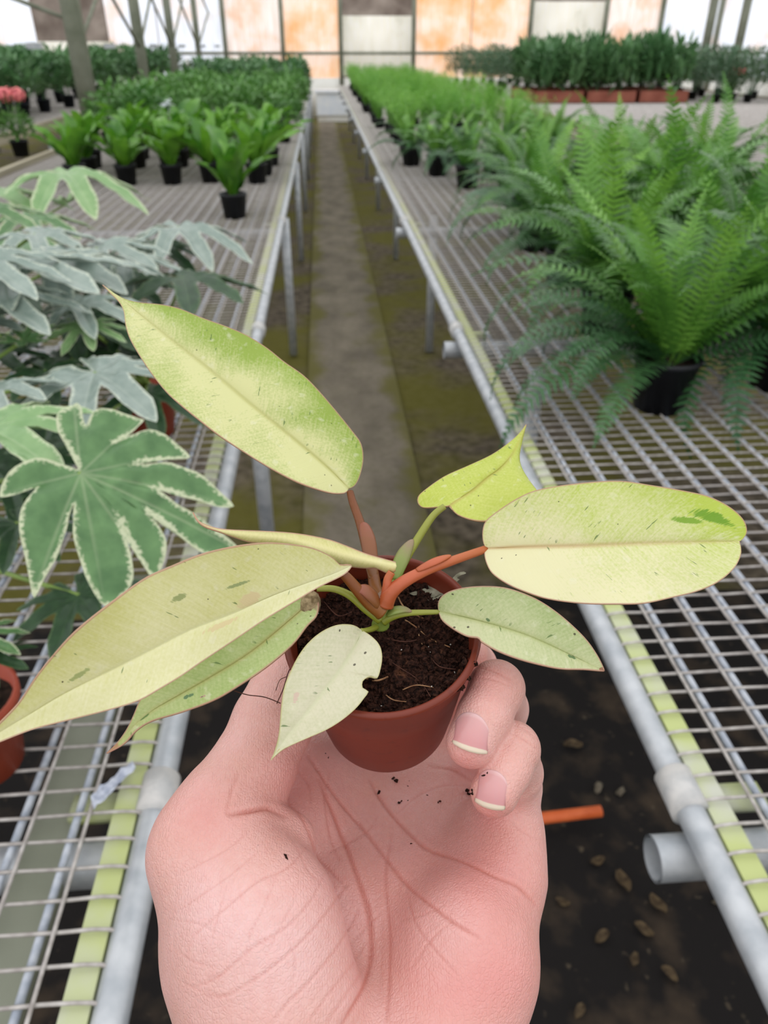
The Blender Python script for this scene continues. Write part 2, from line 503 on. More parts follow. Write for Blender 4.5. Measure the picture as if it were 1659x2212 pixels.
def strap_leaf(L, W, a0, bend, nseg=9, prof=None, fold=0.25, wave=0.0, mat=None, name='leaf', seed=0, petiole=0.0):
    """a leaf growing along +X from the origin; a0 start angle above the horizon, bend total downward turn (radians)"""
    rnd = random.Random(seed)
    prof = prof or (lambda t: math.sin(math.pi * min(1, t ** 0.8)) ** 0.7)
    b = MB(); vs, fs = [], []
    x = z = 0.0; ph = rnd.uniform(0, 6)
    for i in range(nseg + 1):
        t = i / nseg
        a = a0 - bend * t * t
        if i: x += L / nseg * math.cos(a); z += L / nseg * math.sin(a)
        tt = max(0.0, (t - petiole) / (1 - petiole))
        w = max(0.0012, W / 2 * prof(tt)) if t > petiole else 0.0016
        wz = wave * w * math.sin(t * 16 + ph)
        wz2 = wave * w * math.sin(t * 15 + ph + 2)
        nx, nz = -math.sin(a), math.cos(a)
        for s_, k in ((-1, fold * w + wz), (-.5, fold * w * .35 + wz * .3), (0, -0.0), (.5, fold * w * .35 + wz2 * .3), (1, fold * w + wz2)):
            vs.append((x + nx * k, s_ * w, z + nz * k))
    for i in range(nseg):
        for k in range(4):
            a = i * 5 + k
            fs.append((a, a + 1, a + 6, a + 5))
    b.add(vs, fs)
    return b.mesh(name, mat)

# ---- small-leaved bush, foliage as one mass (a few pixels per leaf)
def bush(seed, n, R, H, ll, lw, mat, upright=0.5, name='foliage'):
    rnd = random.Random(seed); b = MB()
    for _ in range(n):
        a = rnd.uniform(0, 2 * math.pi); q = math.sqrt(rnd.random()) * R
        h = H * (0.25 + 0.75 * rnd.random()) * (1 - 0.35 * (q / R) ** 2)
        p = np.array([q * math.cos(a), q * math.sin(a), h])
        el = rnd.gauss(upright, 0.45); az = a + rnd.gauss(0, 0.9)
        d = np.array([math.cos(az) * math.cos(el), math.sin(az) * math.cos(el), math.sin(el)])
        s_ = np.cross(d, [0, 0, 1.0]); s_ /= np.linalg.norm(s_) + 1e-9
        nn = np.cross(s_, d)
        l_ = ll * rnd.uniform(.7, 1.25); w = lw * rnd.uniform(.8, 1.2)
        m_ = p + d * l_ * .5
        b.add([p, m_ + s_ * w / 2 + nn * w * .2, m_ - nn * w * .1, m_ - s_ * w / 2 + nn * w * .2, p + d * l_ - nn * l_ * .12], [(0, 1, 2), (0, 2, 3), (1, 4, 2), (2, 4, 3)])
    # stems
    for _ in range(max(5, n // 40)):
        a = rnd.uniform(0, 6.28); q = R * rnd.random() * .8
        b.tube([(0.15 * q * math.cos(a), 0.15 * q * math.sin(a), 0), (q * math.cos(a), q * math.sin(a), H * .7)], [0.003, 0.0015], 4, cap=False)
    return b.mesh(name, mat)
def fluffy(seed, n, R, H, mat):
    """asparagus fern: thin arching sprays with short needles"""
    rnd = random.Random(seed); b = MB()
    for _ in range(n):
        az = rnd.uniform(0, 6.283); L = rnd.uniform(.7, 1.1) * H; out = rnd.uniform(.1, 1.0) * R
        pts = []
        for i in range(6):
            t = i / 5
            pts.append(np.array([math.cos(az) * out * t ** 1.4, math.sin(az) * out * t ** 1.4, L * (t - .25 * t * t * (out / R))]))
        for i in range(1, 6):
            for _k in range(5):
                t = rnd.random(); p = pts[i - 1] * (1 - t) + pts[i] * t
                d = np.array([rnd.gauss(0, 1), rnd.gauss(0, 1), rnd.gauss(.2, .6)]); d /= np.linalg.norm(d)
                s_ = np.cross(d, [rnd.random(), rnd.random(), 1]); s_ /= np.linalg.norm(s_) + 1e-9
                l_ = .034 * rnd.uniform(.6, 1.3)
                b.add([p - s_ * .002, p + s_ * .002, p + d * l_ + s_ * .0015, p + d * l_ - s_ * .0015], [(0, 1, 2, 3)])
    return b.mesh('foliage', mat)

MAT['fluffy'] = leafy('asparagus_green', srgb(96, 158, 56), srgb(142, 192, 84), 0.5, 0.3, 0.35)
MAT['nest'] = leafy('nest_fern_green', srgb(50, 108, 28), srgb(120, 176, 52), 0.32, 0.5, 0.3)
MAT['darkleaf'] = leafy('dark_green_leaf', srgb(66, 112, 66), srgb(116, 156, 104), 0.34, 0.5, 0.15)
MAT['midleaf'] = leafy('mid_green_leaf', srgb(66, 120, 50), srgb(120, 166, 84), 0.4, 0.5, 0.2)
MAT['deepleaf'] = leafy('deep_green_leaf', srgb(62, 100, 66), srgb(108, 136, 102), 0.4, 0.5, 0.15)
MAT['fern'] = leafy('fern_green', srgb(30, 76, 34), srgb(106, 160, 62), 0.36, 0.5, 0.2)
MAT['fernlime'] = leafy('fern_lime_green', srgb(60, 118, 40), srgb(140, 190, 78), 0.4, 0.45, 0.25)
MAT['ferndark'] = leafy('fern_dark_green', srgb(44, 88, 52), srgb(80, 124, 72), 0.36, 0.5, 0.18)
MAT['pink'] = noisy('pink_petal', srgb(212, 98, 112), srgb(232, 136, 128), 40, 0.6, 0.3)

black10 = pot_mesh('pot', MAT['blackpot'], .052, .066, .115)
black8 = pot_mesh('pot', MAT['blackpot'], .045, .058, .09)
blue14 = pot_mesh('pot', MAT['bluepot'], .065, .085, .15)
soil8 = disc_mesh('soil', MAT['potsoil'], .055, .075)
soil10 = disc_mesh('soil', MAT['potsoil'], .062, .1)
soil14 = disc_mesh('soil', MAT['potsoil'], .08, .135)
R_ = random.Random(11)
ORD = ['first', 'second', 'third', 'fourth', 'fifth', 'sixth', 'seventh', 'eighth', 'ninth', 'tenth', 'eleventh', 'twelfth', 'thirteenth', 'fourteenth',
       'fifteenth', 'sixteenth', 'seventeenth', 'eighteenth', 'nineteenth', 'twentieth', 'twenty-first', 'twenty-second', 'twenty-third', 'twenty-fourth']

# ---- bird's nest ferns on the left bench
nestv = []
for q in range(6):
    nestv.append(strap_leaf(R_.uniform(.26, .36), R_.uniform(.07, .10), R_.uniform(.95, 1.35), R_.uniform(.4, 1.3), 9,
                            lambda t: (math.sin(math.pi * (0.08 + .9 * t)) ** .75), .3, .32, MAT['nest'], seed=q))
def nest_fern(x, y, s, label, group, n=13, rz=None):
    t = empty('nest_fern', (x, y, BENCH), 0, label=label, cat='fern', group=group)
    place('pot', black10, t); place('soil', soil10, t)
    for k in range(n):
        a = k * 2.4 + R_.uniform(-.3, .3)
        inner = k < 4
        place('leaf', nestv[R_.randrange(6)], t, (0.012 * math.cos(a), 0.012 * math.sin(a), .1),
              (R_.uniform(-.2, .2), (-0.35 if inner else R_.uniform(-.1, .25)), a), s * R_.uniform(.8, 1.1) * (.8 if inner else 1))
    return t
nest_fern(-0.45, 3.93, 1.0, 'bright green nest fern standing alone in front of the packed rows, by the aisle rail', 'nest ferns', 15)
for j, (y, xs) in enumerate([(5.05, (-.4, -.68, -.95, -1.22, -1.5)), (5.4, (-.42, -.72, -1.0, -1.28, -1.55)), (5.8, (-.4, -.7, -1.0, -1.3, -1.6)), (6.25, (-.42, -.74, -1.05, -1.36)), (6.8, (-.45, -.8, -1.15, -1.5))]):
    for i, x in enumerate(xs):
        nest_fern(x + R_.uniform(-.03, .03), y + R_.uniform(-.04, .04), R_.uniform(.95, 1.1),
                  'bright green nest fern, %s from the aisle in the %s packed row from the front' % (ORD[i], ORD[j]), 'nest ferns', 14)
# ---- further rows on the left bench
mb_mid = [bush(40 + k, 260, .17, .34, .075, .035, MAT['midleaf']) for k in range(3)]
mb_dark = [bush(50 + k, 260, .19, .40, .10, .05, MAT['darkleaf']) for k in range(3)]
mb_deep = [bush(60 + k, 420, .24, .42, .06, .022, MAT['deepleaf']) for k in range(3)]
mb_glossy = [bush(70 + k, 200, .20, .42, .16, .055, MAT['darkleaf'], .75) for k in range(3)]
mb_fluf = [fluffy(80 + k, 46, .2, .32, MAT['fluffy']) for k in range(3)]
def potted(name, x, y, pot, soil, fol, s, label, cat, group, zb=BENCH, zo=.09):
    t = empty(name, (x, y, zb), R_.uniform(0, 6), label=label, cat=cat, group=group)
    place('pot', pot, t); place('soil', soil, t)
    tag(place('foliage', fol, t, (0, 0, zo), (0, 0, 0), s), kind='stuff')
    return t
for j, y in enumerate(np.arange(7.4, 12.5, .62)):
    for i, x in enumerate(np.arange(-1.9, -.35, .38)[::-1]):
        potted('leafy_plant', x + R_.uniform(-.05, .05), y + R_.uniform(-.08, .08), black8, soil8, R_.choice(mb_mid), R_.uniform(.9, 1.15),
               'mid-green leafy plant, %s from the aisle in the %s row behind the nest ferns' % (ORD[i], ORD[j]), 'plant', 'leafy plants behind the nest ferns')
for j, y in enumerate(np.arange(13, 18.4, .8)):
    for i, x in enumerate(np.arange(-1.85, -.35, .46)[::-1]):
        potted('shrub', x + R_.uniform(-.05, .05), y + R_.uniform(-.08, .08), black8, soil8, R_.choice(mb_dark), R_.uniform(.95, 1.2),
               'dark shrub at the left bench\'s far end, %s from the aisle in its %s row' % (ORD[i], ORD[j]), 'plant', 'dark shrubs at the far end of the left bench')
# ---- bench beyond on the left: dark plants in dark blue pots
for j, y in enumerate(np.arange(5.6, 12.5, .8)):
    for i, x in enumerate(np.arange(-5.1, -3.05, .52)[::-1]):
        potted('broadleaf_plant', x + R_.uniform(-.06, .06), y + R_.uniform(-.1, .1), blue14, soil14, R_.choice(mb_glossy), R_.uniform(1.0, 1.3),
               'dark broad-leaved plant beyond the posts, %s from the posts in the %s row' % (ORD[i], ORD[j]), 'plant', 'dark broad-leaved plants beyond the posts', zo=.13)
for j, y in enumerate(np.arange(13, 20, 1.0)):
    for i, x in enumerate(np.arange(-5.1, -3.05, .6)[::-1]):
        potted('broadleaf_plant', x, y, blue14, soil14, R_.choice(mb_dark), R_.uniform(1.2, 1.5),
               'dark shrub far beyond the posts, %s from the posts in the %s back row' % (ORD[i], ORD[j]), 'plant', 'dark shrubs far beyond the posts', zo=.13)
def flower_plant(x, y, s, label, zb=BENCH):
    t = empty('pink_flowering_plant', (x, y, zb), label=label, cat='flower')
    place('pot', black10, t); place('soil', soil10, t)
    tag(place('foliage', mb_mid[0], t, (0, 0, .09), (0, 0, 0), .6 * s), kind='stuff')
    for k in range(7):
        a = k * 2.4; q = .05 + .012 * k
        b = MB().tube([(0, 0, .1), (q * math.cos(a) * .6, q * math.sin(a) * .6, .25), (q * math.cos(a), q * math.sin(a), .36 * s)], [.004, .003, .002], 5)
        st = b.build('stem', MAT['midleaf'], t, origin=(0, 0, 0))
        b = MB()
        for j in range(46):
            d = np.array([R_.gauss(0, 1), R_.gauss(0, 1), R_.gauss(.4, .7)]); d /= np.linalg.norm(d)
            p = np.array([q * math.cos(a), q * math.sin(a), .36 * s]) + d * .038 * s
            e1 = np.cross(d, [0.3, 0.2, 1]); e1 /= np.linalg.norm(e1); e2 = np.cross(d, e1)
            w = .013 * s
            b.add([p - e1 * w, p - e2 * w + d * .004, p + e1 * w, p + e2 * w + d * .004, p + d * .008], [(0, 1, 4), (1, 2, 4), (2, 3, 4), (3, 0, 4)])
        b.build('blossom', MAT['pink'], st, origin=(0, 0, 0))
    return t
fq = ground(48, 338, BENCH)
flower_plant(fq[0], fq[1], 1.15, 'pink flowering plant with clustered blossoms at the left edge of the bench')
flower_plant(6.3, 12.6, 1.1, 'coral flowering plant in bloom on the far right bench')

# ---- right bench: fluffy plants and small ferns further back
for j, y in enumerate(np.arange(6.6, 17.8, .52)):
    for i, x in enumerate(np.arange(.62, 1.95, .36)):
        potted('asparagus_fern', x + R_.uniform(-.05, .05), y + R_.uniform(-.06, .06), black8, soil8, R_.choice(mb_fluf), R_.uniform(.95, 1.25),
               'fluffy light green fern, %s from the aisle in the %s row of its bench' % (ORD[i], ORD[j]), 'fern', 'fluffy ferns at the back of the right bench')
# ---- far right bench: trays with shrubs
def tray(x, y, lx, ly, label, group, n, fol, s):
    t = empty('plant_tray', (x, y, BENCH), label=label, cat='tray', group=group)
    b = MB(); h, w = .16, .012
    b.box((-lx, -ly, 0), (lx, ly, w)); b.box((-lx, -ly, 0), (lx, -ly + w, h)); b.box((-lx, ly - w, 0), (lx, ly, h))
    b.box((-lx, -ly, 0), (-lx + w, ly, h)); b.box((lx - w, -ly, 0), (lx, ly, h)); b.smooth = False
    b.build('tray_shell', MAT['traybrown'], t, origin=(0, 0, 0))
    return t
for i, (x, y) in enumerate([(3.5, 12.6), (4.3, 12.6), (5.1, 12.6), (3.5, 13.5), (4.3, 13.5), (5.1, 13.5)]):
    tray(x, y, .38, .3, 'brown plastic tray of dark shrubs, %s from left in the %s row' % (ORD[i % 3], ('front', 'back')[i // 3]), 'brown trays on the far right bench', 4, None, 1)
    for dx in (-.19, .19):
        for dy in (-.14, .14):
            potted('shrub', x + dx, y + dy, black8, soil8, R_.choice(mb_glossy), (1.05, 1.05, R_.uniform(1.45, 1.75)),
                   'glossy dark shrub, %s corner of the %s tray in the %s row' % (('front left', 'back left', 'front right', 'back right')[(dx > 0) * 2 + (dy > 0)], ORD[i % 3], ('front', 'back')[i // 3]), 'plant', 'shrubs standing in the brown trays', zb=BENCH + .012)
for j, y in enumerate(np.arange(14.2, 19.5, .85)):
    for i, x in enumerate(np.arange(3.1, 7.1, .62)):
        potted('shrub', x + R_.uniform(-.08, .08), y + R_.uniform(-.1, .1), black10, soil10, R_.choice(mb_deep), (1.1, 1.1, R_.uniform(1.3, 1.6)),
               'deep green bushy shrub behind the trays, %s from left in the %s row' % (ORD[i], ORD[j]), 'plant', 'bushy shrubs at the back of the far right bench', zo=.11)
for j, y in enumerate(np.arange(12.3, 14.0, .8)):
    for i, x in enumerate(np.arange(5.9, 7.1, .5)):
        potted('shrub', x, y, black10, soil10, R_.choice(mb_deep), 1.5,
               'deep green bushy shrub right of the brown trays, %s from left in %s row' % (ORD[i], ORD[j]), 'plant', 'bushy shrubs beside the brown trays', zo=.11)

# ---- sword ferns on the right bench
def frond(L, a0, bend, npair, pl, pw, mat, seed):
    rnd = random.Random(seed); b = MB()
    pts = []; x = z = y = 0.0
    n = 22; sway = rnd.uniform(-.12, .12)
    for i in range(n + 1):
        t = i / n; a = a0 - bend * t ** 1.6
        if i: x += L / n * math.cos(a); z += L / n * math.sin(a); y += L / n * sway * t
        pts.append((np.array([x, y, z]), a))
    b.tube([p for p, _ in pts], [.0016 * (1 - .75 * i / n) for i in range(n + 1)], 4, cap=False)
    for k in range(npair):
        t = 0.10 + 0.89 * k / (npair - 1)
        f = t * n; i = min(int(f), n - 1); f -= i
        p = pts[i][0] * (1 - f) + pts[i + 1][0] * f
        a = pts[i][1]
        T = np.array([math.cos(a), 0, math.sin(a)]); Nn = np.array([-math.sin(a), 0, math.cos(a)])
        l_ = pl * (math.sin(math.pi * min(1, (0.22 + .78 * t))) ** .65 if t < 1 else 0) * (1 if t < .85 else (1 - (t - .85) / .17)) + .003
        for s_ in (-1, 1):
            d = np.array([0, s_, 0]) * .95 + T * (.25 + .25 * t) + Nn * rnd.uniform(-.05, .22)
            d /= np.linalg.norm(d)
            w = pw * rnd.uniform(.85, 1.1)
            b.add([p - T * w * .5, p + T * w * .5, p + d * l_ * .55 + T * w * .42 + Nn * w * .12, p + d * l_ * .55 - T * w * .42 + Nn * w * .12, p + d * l_ - Nn * l_ * .1],
                  [(0, 1, 2, 3), (3, 2, 4)])
    return b.mesh('frond', mat)
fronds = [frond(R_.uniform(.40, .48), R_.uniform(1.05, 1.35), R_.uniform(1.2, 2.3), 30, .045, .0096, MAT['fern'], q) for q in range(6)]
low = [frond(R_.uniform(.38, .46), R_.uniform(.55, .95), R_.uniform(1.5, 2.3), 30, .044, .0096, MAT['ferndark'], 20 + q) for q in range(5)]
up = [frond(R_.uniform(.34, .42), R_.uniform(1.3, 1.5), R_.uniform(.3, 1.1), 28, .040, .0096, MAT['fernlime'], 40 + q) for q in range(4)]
def sword_fern(x, y, s, label, group, n=(26, 27, 10), rz=0.0, extra=(), skip=None):
    t = empty('sword_fern', (x, y, BENCH), rz, label=label, cat='fern', group=group)
    place('pot', black10, t, sc=1.1); place('soil', soil10, t, sc=1.1)
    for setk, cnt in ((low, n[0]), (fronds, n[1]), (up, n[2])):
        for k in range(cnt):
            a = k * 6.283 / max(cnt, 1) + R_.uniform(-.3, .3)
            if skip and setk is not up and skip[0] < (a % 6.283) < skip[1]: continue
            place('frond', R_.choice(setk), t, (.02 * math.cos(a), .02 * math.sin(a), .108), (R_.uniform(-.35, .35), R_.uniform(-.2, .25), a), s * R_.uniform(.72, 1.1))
    for fr, az, el, sc in extra:
        place('frond', fr, t, (0, 0, .11), (0, el, az), sc)
    return t
sword_fern(0.765, 1.56, 1.12, 'sword fern in a black pot nearest the camera, its pot base in plain view', 'large sword ferns',
           skip=(4.0, 5.6), extra=[(low[1], 3.95, .5, .95), (low[0], math.pi * 1.02, .1, .95), (low[1], math.pi * 1.12, .1, .95), (low[2], math.pi * .9, .05, 1.0)])
sword_fern(1.10, 1.66, 1.1, 'sword fern in a black pot right of the nearest sword fern', 'large sword ferns')
for i, (x, y, s) in enumerate([(0.80, 2.08, 1.15), (1.2, 2.1, 1.25), (1.6, 2.1, 1.3), (0.83, 2.6, 1.1), (1.22, 2.65, 1.25), (1.62, 2.7, 1.3), (.86, 3.15, 1.05), (1.25, 3.2, 1.2), (1.66, 3.25, 1.3), (1.5, 1.62, 1.2), (.95, 3.7, 1.0), (1.4, 3.75, 1.15), (1.75, 3.75, 1.2)]):
    sword_fern(x, y, s, 'large sword fern, ' + ('%s from the aisle in the %s row behind the nearest two' % (ORD[i % 3], ORD[i // 3]) if i < 9 else ('rightmost beside the nearest two', 'left in the last packed row', 'middle in the last packed row', 'right in the last packed row')[i - 9]), 'sword ferns packed behind the nearest two', (14, 17, 8))
for i, (x, y) in enumerate([(.74, 5.25), (1.1, 5.2), (1.5, 5.3), (.62, 5.75), (.95, 5.8), (1.3, 5.8), (1.65, 5.8), (1.05, 4.5), (1.5, 4.45), (.85, 4.75), (1.3, 4.9)]):
    sword_fern(x, y, .85, 'small sword fern between large and fluffy ferns, ' + ('first by the aisle', 'second from the aisle', 'third from the aisle', 'back row by the aisle', 'back row second', 'back row third', 'back row fourth', 'front left', 'front right', 'middle left', 'middle right')[i], 'small sword ferns mid-bench', (9, 9, 6))
# ------------------------------------------------------------------ variegated palmate-leaved plants, left bench
def catmull(pts, m=6, closed=False):
    pts = [np.asarray(p, float) for p in pts]
    n = len(pts); out = []
    for i in range(n if closed else n - 1):
        g = lambda k: pts[k % n] if closed else pts[min(max(k, 0), n - 1)]
        p0, p1, p2, p3 = g(i - 1), g(i), g(i + 1), g(i + 2)
        for q in range(m):
            t = q / m
            out.append(.5 * ((2 * p1) + (-p0 + p2) * t + (2 * p0 - 5 * p1 + 4 * p2 - p3) * t * t + (-p0 + 3 * p1 - 3 * p2 + p3) * t ** 3))
    if not closed: out.append(pts[-1])
    return np.array(out)
def seg_dist(p, poly, closed=True):
    a = poly; b = np.roll(poly, -1, 0)
    if not closed: a, b = a[:-1], b[:-1]
    d = b - a; l2 = (d * d).sum(1) + 1e-12
    t = np.clip(((p[:, None, :] - a[None]) * d[None]).sum(2) / l2[None], 0, 1)
    q = a[None] + t[..., None] * d[None]
    return np.sqrt(((p[:, None, :] - q) ** 2).sum(2).min(1))
def m_fatsia(name, c1, c2, cream, mw, rough=.33):
    m, nt, b = new_mat(name, rough, .5)
    at = nd(nt, 'ShaderNodeAttribute', attribute_name='edge').outputs['Fac']
    tt = nd(nt, 'ShaderNodeAttribute', attribute_name='vein').outputs['Fac']
    o = ocoord(nt)
    f = tex(nt, o, 7, 3); f2 = tex(nt, o, 42, 3)
    c = mixc(nt, rng(nt, f, .3, .7), c1, c2)
    c = mixc(nt, mth(nt, 'MULTIPLY', rng(nt, tt, 0.0, .014, 1, 0), .22), c, cream)
    e = mth(nt, 'ADD', at, mth(nt, 'MULTIPLY', mth(nt, 'SUBTRACT', f2, .5), mw * 4.5))
    c = mixc(nt, mth(nt, 'MULTIPLY', rng(nt, e, mw * .5, mw * 1.3, 1, 0), .85), c, cream)
    nt.links.new(c, b.inputs['Base Color'])
    translucent(m, nt, b, c, .15)
    return m
MAT['fatsia'] = m_fatsia('variegated_leaf', srgb(70, 110, 60), srgb(102, 142, 86), srgb(208, 212, 176), .019)
MAT['fatsia_sheen'] = m_fatsia('sky_sheen_variegated_leaf', srgb(128, 146, 136), srgb(156, 170, 160), srgb(200, 208, 190), .02, .25)  # grey sheen of the sky mixed into the base green
MAT['fatsia_light'] = m_fatsia('young_variegated_leaf', srgb(120, 160, 100), srgb(148, 182, 124), srgb(206, 216, 176), .02, .35)
MAT['fatsia_shaded'] = m_fatsia('dark_shaded_variegated_leaf', srgb(34, 62, 36), srgb(52, 84, 48), srgb(90, 116, 74), .015, .45)  # dark green and underside leaves, understory shade put into the colour
MAT['petiole_green'] = noisy('green_petiole', srgb(110, 140, 60), srgb(140, 166, 84), 30, .5, .4)

def palm_mesh(name, outline, mat, droop=.25, vfold=.05, lobes=None, seed=0):
    """outline: (n,2) closed, petiole joint at the origin, unit = length of the longest lobe along +X"""
    n = len(outline)
    ts = [.0, .12, .26, .4, .54, .68, .8, .9, .96, 1.0]
    v2 = np.concatenate([[[0, 0]]] + [outline * t for t in ts[1:]])
    edge = np.concatenate([seg_dist(v2, outline)])
    ang = np.arctan2(v2[:, 1], v2[:, 0]); r = np.hypot(v2[:, 0], v2[:, 1])
    la = np.asarray(lobes)
    dv = np.abs((ang[:, None] - la[None] + math.pi) % (2 * math.pi) - math.pi)
    vein = r * np.sin(np.minimum(dv.min(1), 1.2))
    width = np.maximum(.12, .3 * r)
    z = -droop * r ** 2 + vfold * np.clip(vein / width, 0, 1) * np.minimum(1, r * 3) + .012 * np.sin(r * 26 + seed) * np.clip(vein / .06, 0, 1)
    z += .03 * np.sin(3 * ang + seed) * r
    b = MB(); fs = []
    for k in range(n): fs.append((0, 1 + k, 1 + (k + 1) % n))
    for j in range(len(ts) - 2):
        for k in range(n):
            a, c_ = 1 + j * n + k, 1 + j * n + (k + 1) % n
            fs.append((a, a + n, c_ + n, c_))
    b.add(np.column_stack([v2, z]), fs)
    b.attr['edge'] = ('FLOAT', edge); b.attr['vein'] = ('FLOAT', vein)
    return b.mesh(name, mat)
def canon(seed, nl=9, span=158, sinus=.40):
    rnd = random.Random(seed)
    pts = []; la = []
    D = 2 * span / (nl - 1)
    for i in range(nl):
        th = -span + D * i + rnd.uniform(-3, 3); c_ = 1 - .40 * (abs(th) / span) ** 1.7
        L = c_ * rnd.uniform(.93, 1.05); la.append(math.radians(th))
        w = .37 * D
        for dt, rr in ((-.5 * D, sinus * (c_ * .6 + .4)), (-w, .62 * L), (-.72 * w, .8 * L), (-.3 * w, .93 * L), (0, L), (.3 * w, .93 * L), (.72 * w, .8 * L), (w, .62 * L)):
            if i == 0 and dt < -.49 * D: rr = .05
            a = math.radians(th + dt * (.8 if rr > .6 * L else 1))
            pts.append((rr * math.cos(a), rr * math.sin(a)))
    return catmull(pts, 2, True), la
HERO_PX = [(505, 632), (450, 500), (385, 425), (368, 335), (392, 268), (440, 230), (482, 188), (522, 236), (532, 310), (552, 352), (580, 300), (640, 262), (720, 262), (800, 275), (915, 292), (860, 375),
           (790, 405), (728, 452), (800, 418), (900, 400), (1000, 405), (1100, 445), (1215, 540), (1100, 562), (950, 568), (845, 600), (950, 600), (1100, 598), (1250, 650), (1380, 730), (1490, 828), (1350, 835), (1200, 792), (1050, 752), (955, 722),
           (1040, 780), (1150, 850), (1280, 920), (1400, 990), (1520, 1085), (1380, 1150), (1220, 1090), (1050, 960), (925, 852), (1000, 960), (1060, 1080), (1040, 1180), (965, 1285), (900, 1200), (850, 1100), (790, 990), (738, 890),
           (792, 1030), (832, 1180), (838, 1300), (770, 1400), (650, 1465), (560, 1350), (505, 1200), (472, 1050), (474, 930), (478, 865), (430, 990), (400, 1120), (310, 1260), (202, 1430), (178, 1300), (152, 1150), (138, 1000), (150, 890), (235, 768),
           (150, 775), (0, 802), (0, 735), (100, 625), (240, 588), (350, 592), (430, 612)]
HERO_TIPS = [(470, 230), (880, 300), (1190, 530), (1470, 815), (1500, 1075), (965, 1270), (660, 1440), (205, 1400), (20, 770)]
def palm_frame(cpx, cz, tpx, tz, roll=0.0):
    c = P(*cpx, cz); t = P(*tpx, tz); a = t - c; L = np.linalg.norm(a); a /= L
    n = np.array([0, 0, 1.0]) - a * a[2]; n /= np.linalg.norm(n); s = np.cross(n, a)
    n2 = n * math.cos(roll) + s * math.sin(roll); s2 = np.cross(n2, a)
    return c, L, Matrix(np.column_stack([a, s2, n2]).tolist())
canons = []
for q in range(3):
    o_, la_ = canon(q); canons.append((o_, la_))
PM = {}
def palm_leaf(parent, cpx, cz, tpx, tz, mk='fatsia_sheen', v=0, roll=0.0, droop=.25, pot=None):
    c, L, M = palm_frame(cpx, cz, tpx, tz, roll)
    key = (mk, v, droop)
    if key not in PM: PM[key] = palm_mesh('leaf', canons[v][0], MAT[mk], droop, .07, canons[v][1], v)
    o = place('leaf', PM[key], parent)
    o.location = Vector(c) - parent.location
    o.rotation_euler = M.to_euler()
    o.scale = (L, L, L)
    petiole(parent, c)
    return o
def petiole(parent, c, r=.0026, base=None):
    l = np.array(parent.location); b0 = l + np.array([R_.uniform(-.012, .012), R_.uniform(-.012, .012), .11]) if base is None else base
    mid = b0 * .45 + c * .55 + np.array([0, 0, -.02]); mid[:2] = b0[:2] * .55 + c[:2] * .45; mid[2] = b0[2] * .4 + c[2] * .6 - .02
    pts = [(1 - t) ** 2 * b0 + 2 * t * (1 - t) * mid + t * t * (c - np.array([0, 0, .001])) for t in np.linspace(0, 1, 9)]
    MB().tube(pts, np.linspace(r * 1.5, r, 9), 8).build('petiole', MAT['petiole_green'], parent)
clay12 = pot_mesh('pot', MAT['claypot'], .044, .060, .105, 32)
soilc = disc_mesh('soil', MAT['potsoil'], .055, .088)
def fplant(x, y, label, pm=clay12, s=1.0):
    t = empty('palmate_leaf_plant', (x, y, BENCH + .004), label=label, cat='plant', group='variegated palmate-leaved plants on the left bench')
    place('pot', pm, t, sc=s); place('soil', soilc if pm is clay12 else soil10, t, sc=s)
    return t
fa = fplant(-.428, .615, 'small palmate-leaved plant in an orange-brown pot at the lower left edge of the picture')
fb = fplant(-.395, 1.50, 'variegated palmate-leaved plant in a reddish pot half hidden behind the held plant\'s upper leaf')
fc = fplant(-.80, 1.02, 'cream-edged plant bearing the large sharp palmate leaf above the held plant\'s left leaf')
fd = fplant(-.98, 1.62, 'grey-sheened palmate-leaved plant at the left edge, in the middle of its cluster', black10)
fe = fplant(-.62, 2.02, 'palmate-leaved plant at the back of the cluster, its leaf reaching over bare mesh', black10)
ff = fplant(-1.2, 2.25, 'light green palmate-leaved plant at the back left of the cluster', black10)

# the large, nearly sharp leaf
hp = np.array([(x / 2.9625, 800 + y / 2.9625) for x, y in catmull(HERO_PX, 3, True)])
ht = np.array([(x / 2.9625, 800 + y / 2.9625) for x, y in HERO_TIPS])
hc = (174.5, 1022.0); HZ = .66
c, L, M = palm_frame(hc, HZ, (330, 1150), .60, 0.0)
nrm = np.array([.05, -.42, .9]); nrm /= np.linalg.norm(nrm)          # the blade tips towards the camera
ax = np.array(CR) - nrm * (CR @ nrm); ax /= np.linalg.norm(ax); ay = np.cross(nrm, ax)
def on_plane(px, py):
    r = ray(px, py); t = ((c - EYE) @ nrm) / (r @ nrm); q = EYE + r * t - c
    return np.array([q @ ax, q @ ay])
o2 = np.array([on_plane(*q) for q in hp]); t2 = np.array([on_plane(*q) for q in ht])
S_ = np.abs(o2).max()
if ((o2 * np.roll(o2[:, ::-1] * [1, -1], -1, 0)).sum()) > 0: o2 = o2[::-1]
b = palm_mesh('leaf', o2 / S_, MAT['fatsia'], .10, .05, np.arctan2(t2[:, 1], t2[:, 0]), 1)
o = place('leaf', b, fc); o.location = Vector(c) - fc.location
o.rotation_euler = Matrix(np.column_stack([ax, ay, nrm]).tolist()).to_euler(); o.scale = (S_,) * 3
tag(o, label='large leaf with cream margins and nine lobes')
petiole(fc, c)
